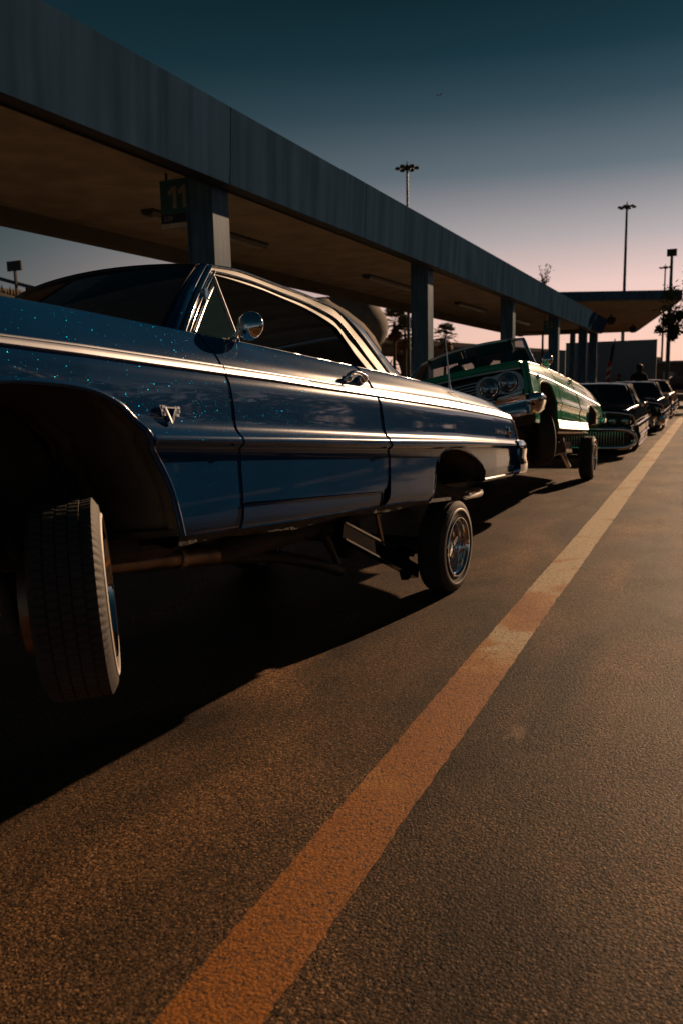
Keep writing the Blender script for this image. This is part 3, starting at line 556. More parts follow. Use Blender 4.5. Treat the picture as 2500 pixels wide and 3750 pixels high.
def panel(q,sa,sb,step,zlo=None,zhi=None,side=1,inset=0.):
    """sheet of body side between boundary curves sa(z) and sb(z), trimmed at the wheel openings and at zlo / zhi"""
    smid=.5*(sa(.6)+sb(.6)); ref=keyrows_c(q,smid)[:,0]; nr=len(ref); n=max(4,int(abs(sb(.6)-sa(.6))/step)); cols=[]; mb=MB()
    def col(t):
        c=[]; lo=-1
        pts=[]
        for k in range(nr):
            z0=ref[k] if zlo is None else max(ref[k],zlo)
            s=sa(z0)+(sb(z0)-sa(z0))*t; kr=keyrows_c(q,s); z=kr[k,0]; bot=max(q_arch(q.archF,s),q_arch(q.archR,s),-1 if zlo is None else zlo)
            pts.append((kr[k,1],s,z,bot))
        keep=[k for k in range(nr) if pts[k][2]>pts[k][3]+.0015 and (zhi is None or pts[k][2]<zhi-.0015)]
        if zhi is None:
            j=len(keep)-1
            while j>0 and keep[j-1]==keep[j]-1: j-=1
            keep=keep[j:]
        k0=keep[0]; out=[]
        if k0>0:
            w,s,z,bt=pts[k0-1]; bt=max(pts[k0][3],z); kr=keyrows_c(q,s); out.append((wat(kr,bt),s,bt))
        else: k0=0
        body_=[(k,(pts[k][0],pts[k][1],pts[k][2])) for k in keep]
        end=None
        if zhi is not None:
            s=pts[min(keep[-1]+1,nr-1)][1]; end=(wat(keyrows_c(q,s),zhi),s,zhi)
        return (out[0] if out else None),body_,end
    cs=[col(i/n) for i in range(n+1)]; idx=[]
    for bt,bd,en in cs:
        d={}
        def put(p): mb.v.append((side*(p[0]-inset),p[1],p[2])); return len(mb.v)-1
        d['b']=put(bt) if bt else None
        for k,p in bd: d[k]=put(p)
        d['e']=put(en) if en else None; d['k']=[k for k,_ in bd]; idx.append(d)
    for A_,B_ in zip(idx[:-1],idx[1:]):
        K=max(A_['k'][0],B_['k'][0]); T=min(A_['k'][-1],B_['k'][-1])
        lo=([A_['b']] if A_['b'] is not None else [])+[A_[k] for k in A_['k'] if k<=K]; ro=([B_['b']] if B_['b'] is not None else [])+[B_[k] for k in B_['k'] if k<=K]
        fs=[]
        if len(lo)+len(ro)>2: fs.append(lo+ro[::-1])
        for k in range(K,T): fs.append([A_[k],A_[k+1],B_[k+1],B_[k]])
        up_=[A_[k] for k in A_['k'] if k>=T]+([A_['e']] if A_['e'] is not None else []); ur=[B_[k] for k in B_['k'] if k>=T]+([B_['e']] if B_['e'] is not None else [])
        if len(up_)+len(ur)>2: fs.append(up_+ur[::-1])
        for f in fs: mb.f.append(tuple(f[::-1]) if side<0 else tuple(f))
    return mb
_kc={}
def keyrows_c(q,s):
    k=id(q)
    if k not in _kc: _kc[k]=np.stack([keyrows(q,-1.1+i*.02) for i in range(290)])
    A=_kc[k]; x=min(max((s+1.1)/.02,0),288.999); i=int(x); f=x-i
    return A[i]*(1-f)+A[i+1]*f
def sidept(q,s,z,side=1,out=0.): return (side*(wat(keyrows_c(q,s),z)+out),s,z)
def curve_on(q,fz,s0,s1,n,side,out):
    return [sidept(q,s0+(s1-s0)*i/n,fz(s0+(s1-s0)*i/n),side,out) for i in range(n+1)]
def band(q,f0,f1,s0,s1,n,side,out,name,mat,par,round_=.004):
    rows=[]
    for i in range(n+1):
        s=s0+(s1-s0)*i/n; a,b=f0(s),f1(s); r=[]
        for t,o in((0,-.002),(.01,out*.8),(.10,out+.003),(.40,out+.0015),(.66,out-.0005),(.70,out-.003),(.73,out-.003),(.77,out+.001),(.88,out+.0005),(.97,out*.5),(1,-.002)): r.append(sidept(q,s,a+(b-a)*t,side,o))
        rows.append(r)
    return MB().grid(rows,flip=(side<0)).build(name,mat,par,50)
# ---------------------------------------------------------------- wheels
def wheel(par,center,axis,r=.295,w=.175,lod=0,spin=.3,parent_M=None,label=None,rubber=True):
    """wheel (rubber) > whitewall, rim, hub, spokes; local +x is the outer face"""
    ax=Vector(axis).normalized(); zc=Vector((0,0,1)); zc=(zc-ax*zc.dot(ax)).normalized(); yc=zc.cross(ax)
    Mw=Matrix((( ax.x,yc.x,zc.x,center[0]),(ax.y,yc.y,zc.y,center[1]),(ax.z,yc.z,zc.z,center[2]),(0,0,0,1)))
    h=w/2; na=300 if lod==0 else (72 if lod==1 else 40); rim=.188
    # radius profile from inner bead over tread to outer bead
    P=[(-h*.86,rim),(-h*.98,rim+.03),(-h,r-.06),(-h*.96,r-.028),(-h*.86,r-.010)]
    tread=[]; nt_=5; e0,e1=-h*.80,h*.80; g=.0045; rib=(e1-e0-g*4*1.0)/nt_
    x=e0
    for k in range(nt_):
        tread+=[(x,r-.004 if k in(0,nt_-1) else r,k),(x+rib*.5,r-(.002 if k in(0,nt_-1) else 0),k),(x+rib,r-(.001 if k in(0,nt_-1) else 0),k)]
        x+=rib
        if k<nt_-1: tread+=[(x+.0004,r-.0075,-1),(x+g-.0004,r-.0075,-1)]; x+=g
    Pt=[(h*.86,r-.010),(h*.96,r-.028),(h,r-.06),(h*.99,rim+.045),(h*.95,rim+.02),(h*.86,rim)]
    allp=[(a,b,-2) for a,b in P]+tread+[(a,b,-2) for a,b in Pt]
    v=[];f=[];kk=len(allp)
    for j in range(na):
        t=2*math.pi*j/na
        for (a,b,k) in allp:
            rr=b; off=0.
            if lod==0:
                if k>=0 and (j+(2 if k%2 else 0))%4==0: rr-=.005 if k in(0,nt_-1) else .004
                if k==-2 and abs(a)>h*.8 and abs(a)<h*.97 and b>r-.035 and j%4<2: rr-=.0035
            v.append((a,rr*math.cos(t),rr*math.sin(t)))
    for j in range(na):
        for i in range(kk-1): f.append((j*kk+i,j*kk+i+1,((j+1)%na)*kk+i+1,((j+1)%na)*kk+i))
    inv=parent_M.inverted() if parent_M is not None else Matrix()
    o=MB().add(v,f).build('wheel',M['rubber'],par,32,normals=True); o.matrix_local=inv@Mw
    if label:o['label']=label
    n2=64 if lod==0 else 36
    MB().lathe([(h*1.0-.004,.2335),(h+.0035,.2345),(h+.0042,.241),(h+.0015,.2485),(h-.004,.2495)],n2).build('whitewall',M['white_wall'],o,60)
    MB().lathe([(h*.80,.192),(h*.98,.194),(h+.004,.190),(h+.004,.184),(h*.92,.178),(h*.80,.176),(h*.74,.168),(h*.45,.165),(h*.38,.158),(h*.02,.155),(-h*.05,.147),(-h*.4,.146),(-h*.46,.13),(-h*.5,.02)],n2).build('rim',M['chrome'],o,35)
    MB().lathe([(-h*.86,.19),(-h*.5,.16),(-h*.5,.0)],n2).build('inner_barrel',M['under'],o,35)
    hub=MB().lathe([(-h*.5,.07),(-h*.3,.064),(h*.05,.05),(h*.25,.047),(h*.3,.040),(h*.46,.038),(h*.5,.03),(h*.5,0)],n2//2); ho=hub.build('hub',M['chrome'],o,35)
    if lod<2:
        kb=MB()
        for k in range(2):
            a=spin+k*math.pi; c,s_=math.cos(a),math.sin(a)
            poly=[(.02,-.016),(.06,-.013),(.088,-.004),(.085,.010),(.055,.016),(.02,.018)]
            kb.prism(poly,.018,lambda x,y,hh:(h*.36+hh+.10*max(0,x-.03),x*c-y*s_,x*s_+y*c))
        kb.build('knock_off_spinner',M['chrome'],o,30,normals=True)
        sk=MB(); ns=36 if lod==0 else 20
        for k in range(ns):
            a=2*math.pi*k/ns; d=.32*(1 if k%2 else -1); x0=(h*.12 if k%2 else -h*.25); x1=-h*.12 if k%2 else -h*.36
            sk.tube([(x0,.048*math.cos(a),.048*math.sin(a)),(x1,.150*math.cos(a+d),.150*math.sin(a+d))],.0024 if lod==0 else .004,5,False)
            sk.lathe([(0,.0045),(.012,.0045),(.016,0)],6,Matrix.Translation((x1,.146*math.cos(a+d),.146*math.sin(a+d)))@Matrix.Rotation(0,4,'Z'))
        sk.build('spokes',M['chrome2'],o,50)
    return o
# ---------------------------------------------------------------- generic body builder
def lip(q,arch,side,r,name,mat,par,inset=.004):
    P=[sidept(q,s,z,side,-inset) for s,z in arch]; P=[tuple(p) for p in crom(P,3)]
    return MB().tube(P,r,8).build(name,mat,par,60)
def arch_liner(q,arch,side,par,depth=.46,ribs=True,mat=None):
    rows=[]; A=[tuple(p) for p in crom(arch,3)]; n=len(A); cx=np.mean([a[0] for a in A])
    nd=44
    for i,(s,z) in enumerate(A):
        r=[]; w0=wat(keyrows_c(q,s),z)-.012
        for j in range(nd+1):
            t=j/nd; wv=w0-depth*t; bl=min(1,t*5); grow=.05*bl
            d=Vector((s-cx,z-.25,0)); d=d.normalized() if d.length>0 else d
            ss=s+d.x*grow; zz=z+d.y*grow
            if ribs and s>cx: 
                k=min(1,(s-cx)/.25)*min(1,max(0,(t-.06)*8)); ss+=.010*k*math.sin(t*34)*max(0,math.sin(t*9)); 
            r.append((side*wv,ss,zz))
        rows.append(r)
    o=MB().grid(rows,flip=(side>0)).build('wheel_liner',mat or M['liner'],par,60)
    # inner wall of the wheel house
    wv=side*(.955-depth-.01); P=[(wv,r[-1][1],r[-1][2]) for r in rows]; m=MB(); m.add(P,[tuple(range(len(P)))]); m.build('wheel_house_wall',M['under'],par)
    return o
def body(q,par,paint,step=.014,arch_step=.012,far=True,nsub=3,hood_z=.028):
    q.nsub=nsub; parts={}
    for side in ((1,-1) if far else (1,)):
        st=step if side==1 else step*2.2; g=.0019
        panel(q,lambda z:q.sF,lambda z:q.dF(z)-g,st,side=side).build('fender',paint,par,180,merge=True,solid=.003)
        panel(q,lambda z:q.dF(z)+g,lambda z:q.dR(z)-g,st*2,zlo=q.zDoor+.002,side=side).build('door',paint,par,180,merge=True,solid=.003)
        panel(q,lambda z:q.dF(z)+g*.6,lambda z:q.dR(.25)-.0005,st*2,zhi=q.zDoor-.002,side=side,inset=.0).build('rocker_panel',paint,par,180,merge=True,solid=.006)
        panel(q,lambda z:q.dR(z)+g,q.sE,st,side=side).build('quarter_panel',paint,par,180,merge=True,solid=.006)
        lip(q,q.archF,side,.011,'wheel_opening_lip',paint,par); lip(q,q.archR,side,.007,'wheel_opening_lip',paint,par)
        # dark gap filler behind the door cuts
        for f in(q.dF,q.dR):
            m=MB(); zz=np.linspace(.24,.95,24); m.grid([[ (side*(wat(keyrows_c(q,f(z)),z)-.006),f(z)-.03,z),(side*(wat(keyrows_c(q,f(z)),z)-.006),f(z)+.03,z)] for z in zz])
            m.build('door_jamb',M['black'],par)
    # hood, cowl, deck
    def top(s0,s1,n,name,crown=hood_z,w0=None,mat=None):
        rows=[]
        for i in range(n+1):
            s=s0+(s1-s0)*i/n; kr=keyrows_c(q,s); we=kr[-1,1]; ze=kr[-1,0]
            rows.append([(we*u,s,ze+crown*(1-abs(u)**2.2)) for u in np.linspace(-1,1,25)])
        return MB().grid(rows,flip=False).build(name,mat or paint,par,180,solid=.006)
    top(q.sF+.02,.50,30,'hood'); top(.503,.70,4,'cowl'); 
    top(2.88,4.30,36,'trunk_lid')
    return top
def plate(P,name,mat,par,solid=.01): return MB().add(P,[tuple(range(len(P)))]).build(name,mat,par,solid=solid)
def bumper(par,ws,ss,prof,name='bumper',mat=None,lo=1):
    """chrome bar: plan points (w,s) from near end to far end, prof list of (out,z)"""
    pl=[tuple(p) for p in crom(list(zip(ws,ss)),6)]; rows=[]
    for i,(w,s) in enumerate(pl):
        a=Vector(pl[max(0,i-1)]);b=Vector(pl[min(len(pl)-1,i+1)]); t=(b-a).normalized(); nn=Vector((t.y,-t.x))
        if nn.y*lo<0 and abs(w)<.6: nn=-nn
        if abs(w)>=.6 and nn.x*w<0 and abs(nn.x)>.3: nn=-nn
        rows.append([(w+nn.x*o,s+nn.y*o,z) for o,z in prof])
    return MB().grid(rows).build(name,mat or M['chrome'],par,60,normals=True,solid=.004)

# ================================================================== blue car (front wheel hanging in the air)
MBL=pose(-2.3438,4.8647,.5785,.0893,.1224,-.0751)
blue=empty('lowrider_coupe',MBL); tag(blue,'raised metal-flake blue coupe with chrome side trim, front wheel off the ground','car','classic cars parked in a row')
bpy.context.view_layer.update()
q=base_spec(); P_=M['blue']; top=body(q,blue,P_,.013)
for side in(1,-1):
    n=60 if side==1 else 24
    band(q,q.zTL,q.zTU,q.sF,q.dF(.8)-.004,n,side,.007,'side_trim',M['anodised'],blue); band(q,q.zTL,q.zTU,q.dF(.8)+.003,q.dR(.8)-.003,n,side,.007,'side_trim',M['anodised'],blue); band(q,q.zTL,q.zTU,q.dR(.8)+.003,3.235,n,side,.007,'side_trim',M['anodised'],blue); band(q,q.zTL,q.zTU,3.24,3.345,6,side,.008,'fuel_door_trim',M['anodised'],blue); band(q,q.zTL,q.zTU,3.35,4.315,n,side,.007,'side_trim',M['anodised'],blue)
    # textured insert on the door trim
    m=MB()
    for k in range(30):
        s=1.28+k*.0105; m.add([sidept(q,s,q.zTL(s)+.010,side,.0135),sidept(q,s+.005,q.zTL(s)+.010,side,.015),sidept(q,s+.008,q.zTU(s)-.012,side,.015),sidept(q,s+.003,q.zTU(s)-.012,side,.0135)],[(0,1,2,3)] if side>0 else [(3,2,1,0)])
    m.build('trim_insert',M['chrome'],blue)
    MB().tube(curve_on(q,lambda s:q.zT(s)+.004,.62,2.75,40,side,-.012),.006,6).build('belt_moulding',M['chrome2'],blue,60)
    # rocker bottom flange (dirty pinch weld) and lower quarter sill
    fl=[];rr=random.Random(5)
    for i in range(60):
        s=.37+(2.56-.37)*i/59; z=q.zB(s); dz_=.018+.008*math.sin(s*7)+rr.uniform(-.003,.003)
        fl.append([(side*.947,s,z+.004),(side*.940,s,z-.004),(side*(.934+rr.uniform(-.004,.004)),s,z-dz_-.012),(side*.90,s,z-dz_-.020),(side*.78,s,z-.012)])
    MB().grid(fl,flip=(side>0)).build('rocker_flange',M['under'],blue,60)
    MB().grid([[(side*(.948+q.dw(s)),s,q.zB(s)+.003),(side*(.955+q.dw(s)),s,q.zB(s)-.006),(side*(.93+q.dw(s)),s,q.zB(s)-.024),(side*.80,s,q.zB(s)-.03)] for s in np.linspace(3.56,4.30,20)],flip=(side>0)).build('quarter_sill',P_,blue,60)
    arch_liner(q,q.archF,side,blue,.50); arch_liner(q,q.archR,side,blue,.36,False)
    # quarter end chrome edge
    MB().tube([sidept(q,q.sE(z)-.004,z,side,.003) for z in np.linspace(.60,.80,12)],.008,6).build('tail_edge_trim',M['chrome2'],blue,60)
# front corner of the rear-of-wheel splash flange
# tail: rear panel, lamps, bumper
rows=[]
for z in np.linspace(.38,.83,14):
    we=wat(keyrows_c(q,min(4.3,q.sE(z)-.03)),z)-.012; rows.append([(we*u,q.sE(z)-.012+.05*(1-abs(u)**3),z) for u in np.linspace(-1,1,21)])
MB().grid(rows).build('tail_panel',P_,blue,60,solid=.006)
for side in(1,-1):
    for k in range(3): 
        c=(side*(.36+.17*k),4.44,.66); L=MB().lathe([(-.02,.068),(.012,.066),(.02,.05),(.024,0)],20,Matrix.Translation(c)@Matrix.Rotation(R(90),4,'Z')); o=L.build('tail_lamp',M['red_lens'],blue,40); MB().lathe([(-.01,.07),(.02,.074),(.022,.066),(.01,.064)],20,Matrix.Translation(c)@Matrix.Rotation(R(90),4,'Z')).build('bezel',M['chrome'],o,40)
bumper(blue,[.955,.962,.95,.86,.6,.3,0,-.3,-.6,-.86,-.95,-.962,-.955],[4.30,4.40,4.485,4.54,4.575,4.59,4.595,4.59,4.575,4.54,4.485,4.40,4.30],[(-.01,.60),(.012,.612),(.03,.585),(.034,.54),(.024,.48),(.030,.43),(.026,.385),(.008,.352),(-.02,.345)])
MB().lathe([(-.02,.022),(.01,.022),(.022,.012),(.024,0)],14,Matrix.Translation((.90,4.57,.50))@Matrix.Rotation(R(75),4,'Z')).build('bumper_bolt',M['chrome'],blue,40)
# nose (beyond the picture's left edge)
plate([(-.90,-.815,.36),(.90,-.815,.36),(.92,-.815,.90),(-.92,-.815,.90)],'grille_panel',M['black'],blue)
bumper(blue,[.97,.96,.8,.4,0,-.4,-.8,-.96,-.97],[-.62,-.82,-.90,-.93,-.94,-.93,-.90,-.82,-.62],[(0,.54),(.03,.53),(.04,.46),(.03,.38),(0,.36)],'front_bumper',lo=-1)
for w in(-.78,-.60,.60,.78):
    o=MB().lathe([(.0,.078),(.02,.072),(.035,.04),(.04,0)],20,Matrix.Translation((w,-.82,.70))@Matrix.Rotation(R(-90),4,'Z')).build('headlight',M['lens'],blue,40); MB().lathe([(.0,.092),(.03,.09),(.03,.08),(.0,.078)],20,Matrix.Translation((w,-.82,.70))@Matrix.Rotation(R(-90),4,'Z')).build('bezel',M['chrome'],o,40)
for k in range(7): MB().box((0,-.83,.60+k*.035),(1.0,.03,.010)).build('grille_bar',M['chrome2'],blue)
# ---- greenhouse
def greenhouse(par,paint,q,roofmat=None,lod=0,zoff=0.,chrome=True,glassm=None,vent=True):
    G=glassm or M['glass']; zo=lambda p:(p[0],p[1],p[2]+zoff)
    D=[(.652,1.03,1.318),(.655,1.16,1.334),(.655,1.29,1.342),(.655,1.54,1.338),(.655,1.827,1.334),(.658,2.02,1.323),(.660,2.142,1.309),(.67,2.225,1.273),(.69,2.312,1.213),(.715,2.379,1.14),(.75,2.427,1.057),(.79,2.452,.975),(.80,2.458,.945)]
    In=[(.672,1.075,1.283),(.672,1.2,1.286),(.672,1.417,1.285),(.67,1.60,1.276),(.67,1.755,1.267),(.67,1.909,1.249),(.68,2.062,1.213),(.69,2.11,1.178),(.70,2.152,1.135),(.715,2.17,1.10),(.735,2.184,1.058),(.785,2.209,.975),(.80,2.215,.945)]
    Cr=[(.60,2.06,1.345),(.60,2.18,1.333),(.60,2.36,1.312),(.60,2.53,1.285),(.60,2.613,1.262),(.62,2.645,1.215),(.64,2.671,1.17),(.68,2.69,1.10),(.72,2.69,1.045),(.765,2.70,.985),(.78,2.70,.945)]
    D=[zo(p) for p in D]; In=[zo(p) for p in In]; Cr=[zo(p) for p in Cr]
    Dd=[tuple(p) for p in crom(D,4)]; Id=[tuple(p) for p in crom(In,4)]
    hs=lambda u:1.02-.20*(1-u*u)           # header curve
    # roof skin
    se=[1.02,1.16,1.29,1.54,1.827,2.02,2.14,2.30,2.45,2.60]; we=[.645,.650,.650,.650,.650,.648,.645,.625,.61,.60]; ze=[1.322,1.338,1.346,1.342,1.337,1.327,1.318,1.312,1.296,1.268]; cr=[.030,.036,.042,.046,.046,.045,.044,.044,.040,.030]
    rows=[]
    for i in range(len(se)):
        rows.append([(we[i]*u,(hs(u) if i==0 else se[i])+(0 if i==0 else (.06*(1-u*u) if i==len(se)-1 else 0)) -(.15*(1-u*u) if i==1 else 0),ze[i]+zoff+cr[i]*(1-abs(u)**2.6)) for u in np.linspace(-1,1,29)])
    rows=[list(map(tuple,r)) for r in np.array(crom([np.array(r) for r in rows],4))]
    MB().grid(rows).build('roof',roofmat or paint,par,180,solid=.004)
    # headliner with bows
    hr=[]
    for s in np.linspace(1.0,2.55,60):
        w=float(np.interp(s,se,we))-.02; z=float(np.interp(s,se,ze))-.035+zoff; c=float(np.interp(s,se,cr)); b=-.010*max(0,math.cos((s-1.0)*2*math.pi/.27))**6
        hr.append([(w*u,s,z+c*(1-abs(u)**2.6)+b) for u in np.linspace(-1,1,15)])
    MB().grid(hr).build('headliner',M['headliner'],par,60)
    for sd_ in(1,-1):
        mir=lambda p:(sd_*p[0],p[1],p[2])
        rows=[[mir(a),mir((a[0]+.012,a[1],a[2]-.004)),mir(((a[0]+b[0])/2+.004,(a[1]+b[1])/2,(a[2]+b[2])/2)),mir(b),mir((b[0]-.03,b[1],b[2]+.004))] for a,b in zip(Dd,Id)]
        MB().grid(rows,flip=(sd_<0)).build('window_channel',M['black'],par,60)
        if chrome:
            MB().tube([mir((p[0]+.010,p[1],p[2]+.002)) for p in Dd],.0065,8).build('drip_rail',M['chrome'],par,60)
            MB().tube([mir((.45*a[0]+.55*b[0]+.008,.45*a[1]+.55*b[1],.45*a[2]+.55*b[2])) for a,b in zip(Dd,Id)],.0042,8).build('window_moulding',M['chrome'],par,60)
            MB().tube([mir((p[0]+.002,p[1],p[2])) for p in Id],.002,6).build('window_seal',M['chrome'],par,60)
        # C pillar
        Cd=[np.array(p) for p in crom(Cr,4)]; Fd=[np.array(p) for p in crom(D[5:],5)]
        n=len(Cd); Fi=[Fd[int(round(i*(len(Fd)-1)/(n-1)))] for i in range(n)]
        rows=[]
        for a,b in zip(Fi,Cd): rows.append([mir(tuple(a*(1-t)+b*t+np.array([.014*math.sin(math.pi*t),0,.006*math.sin(math.pi*t)]))) for t in np.linspace(0,1,9)])
        MB().grid(rows,flip=(sd_<0)).build('roof_pillar',paint,par,180,solid=.004)
        # A pillar painted post + chrome strips + vent frame
        f0,f1=np.array(zo((.802,.545,.955))),np.array(zo((.638,.992,1.318))); r0,r1=np.array(zo((.842,.598,.950))),np.array(zo((.660,1.035,1.318)))
        rows=[]
        for t in np.linspace(0,1,14):
            a=f0*(1-t)+f1*t+np.array([.02*math.sin(math.pi*t),-.03*math.sin(math.pi*t),0]); b=r0*(1-t)+r1*t+np.array([.02*math.sin(math.pi*t),-.03*math.sin(math.pi*t),0]); rows.append([mir(tuple(a+np.array([-.03,.01,0]))),mir(tuple(a)),mir(tuple(a*.7+b*.3+np.array([.010,-.004,.002]))),mir(tuple(a*.3+b*.7+np.array([.012,-.002,.002]))),mir(tuple(b)),mir(tuple(b+np.array([-.03,.02,0])))])
        MB().grid(rows,flip=(sd_>0)).build('windshield_pillar',paint,par,50,solid=.003)
        def strip(o0,o1,r,name,mat,sm=.02):
            MB().tube([mir(tuple(np.array(o0)*(1-t)+np.array(o1)*t+np.array([sm*math.sin(math.pi*t),-sm*1.5*math.sin(math.pi*t),0]))) for t in np.linspace(0,1,12)],r,8).build(name,mat,par,60)
        strip(f0+np.array([-.006,-.004,0]),f1+np.array([-.004,-.004,0]),.006,'windshield_seal',M['black'])
        strip(r0+np.array([.004,.012,0]),r1+np.array([.010,.004,-.004]),.010,'pillar_moulding',M['chrome'])
        strip(r0+np.array([.004,.036,0]),r1+np.array([.012,.022,-.022]),.009,'pillar_moulding',M['chrome'])
        if vent:
            a=np.array(zo((.848,.668,.955))); b=np.array(zo((.690,1.035,1.245))); c=np.array(zo((.845,.945,.955))); t0=np.array(zo((.700,1.015,1.262)))
            strip(a,b,.008,'vent_frame',M['chrome2'],.012); MB().tube([mir(tuple(c)),mir(tuple(t0))],.0075,8).build('vent_post',M['chrome2'],par,60)
            MB().add([mir(tuple(a)),mir(tuple(c)),mir(tuple(t0)),mir(tuple((a+b)/2+np.array([.012,-.018,0])))],[(0,1,2,3)]).build('vent_window',G,par)
            mm=(a+b)/2+np.array([.012,-.012,.04]); MB().box(mir(tuple(mm)),(.02,.02,.045)).build('vent_latch',M['chrome'],par)
    # windshield and rear glass
    rows=[]
    for t in np.linspace(0,1,10):
        s=.54+(1.005-.54)*t; w=.80+(.635-.80)*t; z=.955+(1.322-.955)*t+zoff
        rows.append([(w*u,s-(.26-.07*t)*(1-u*u)-.03*math.sin(math.pi*t),z+.024*t*(1-abs(u)**2.6)) for u in np.linspace(-1,1,21)])
    MB().grid(rows,flip=True).build('windshield',G,par,180)
    hd=[(.635*u,hs(u)-.012,1.318+zoff+.026*(1-abs(u)**2.6)) for u in np.linspace(-1,1,21)]
    MB().tube(hd,.012,8).build('windshield_header',M['black'],par,60)
    rows=[]
    for t in np.linspace(0,1,8):
        rows.append([((.60+.16*t)*u,2.62+.06*t+(.06+.22*t)*(1-u*u),1.262-.315*t+zoff+.03*(1-t)*(1-u*u)) for u in np.linspace(-1,1,19)])
    MB().grid(rows).build('rear_window',G,par,180)
    MB().tube([rows[0][i] for i in range(19)],.010,8).build('rear_window_moulding',M['chrome2'],par,60)
    MB().tube([((.745)*u,.53-.27*(1-u*u),.962+zoff) for u in np.linspace(-1,1,21)],.010,8).build('cowl_moulding',M['black'],par,60)
greenhouse(blue,P_,q)
# ---- interior
def interior(par,seatm,zo=0.):
    MB().add([(-.80,.45,.30),(.80,.45,.30),(.80,2.95,.30),(-.80,2.95,.30)],[(0,1,2,3)]).build('floor_carpet',M['black'],par)
    for w in(.86,-.86): plate([(w,.62,.30),(w,2.75,.30),(w,2.75,.93),(w,.62,.93)],'door_card',seatm,par,.02)
    for s0 in(1.35,2.35):
        MB().prism([(s0-.5,.34),(s0-.5,.50),(s0-.05,.47),(s0+.10,.86),(s0+.18,.86),(s0+.12,.34)],1.5,lambda x,y,h:(h-.75,x,y)).build('bench_seat',seatm,par,40,normals=True)
    MB().prism([(.42,.60),(.42,.93),(.60,.95),(.74,.88),(.72,.60)],1.56,lambda x,y,h:(h-.78,x,y)).build('dashboard',M['black'],par,40,normals=True)
    plate([(-.72,2.60,.90),(.72,2.60,.90),(.72,2.98,.92),(-.72,2.98,.92)],'package_shelf',M['black'],par)
    c=Vector((.38,.92,.82)); ax=Vector((0,.86,.5)).normalized(); a=Vector((1,0,0)); b=ax.cross(a); st=MB(); st.tube([c+(a*math.cos(t)+b*math.sin(t))*.19 for t in np.linspace(0,2*math.pi,40)],.011,8,False); st.tube([c-a*.19,c+a*.19],.009,6); st.tube([c,c-ax*.32],.02,8); st.build('steering_wheel',M['black'],par,60)
interior(blue,M['seat']); plate([(-.84,.50,.18),(.84,.50,.18),(.84,.50,.93),(-.84,.50,.93)],'firewall',M['black'],blue)
# ---- mirror, handle, emblem, script, fuel door, antenna
mc=Vector((.935,.905,.999)); e=MB(); fw=Vector((.18,-.98,.06)).normalized(); Mm=fw.to_track_quat('X','Z').to_matrix().to_4x4(); Mm.translation=mc
mh=MB().lathe([(-.012,.0),(-.012,.054),(-.004,.0575),(.004,.056),(.016,.050),(.028,.038),(.034,.022),(.036,0)],40,Mm).build('side_mirror',M['chrome'],blue,60)
ar=MB(); ar.tube([(.874,.865,.945),(.886,.868,.958),(.900,.873,.975),(.925,.885,.990)],[.016,.010,.0085,.010],10); ar.lathe([(0,.030),(.006,.028),(.012,.014)],16,Matrix.Translation((.874,.868,.945)),axis='Z'); ar.build('mirror_arm',M['chrome'],mh,60)
bt=MB(); bp=[(-.017,0),(-.012,.005),(-.005,.005),(-.004,.008),(.004,.008),(.005,.005),(.014,.005),(.017,0),(.012,-.005),(.005,-.005),(.004,-.008),(-.004,-.008),(-.005,-.005),(-.014,-.005)]
bt.tube([Mm@Vector((.033,x,y+.014)) for x,y in bp+bp[:1]],.0012,4,False); bt.build('mirror_badge',M['black'],mh)
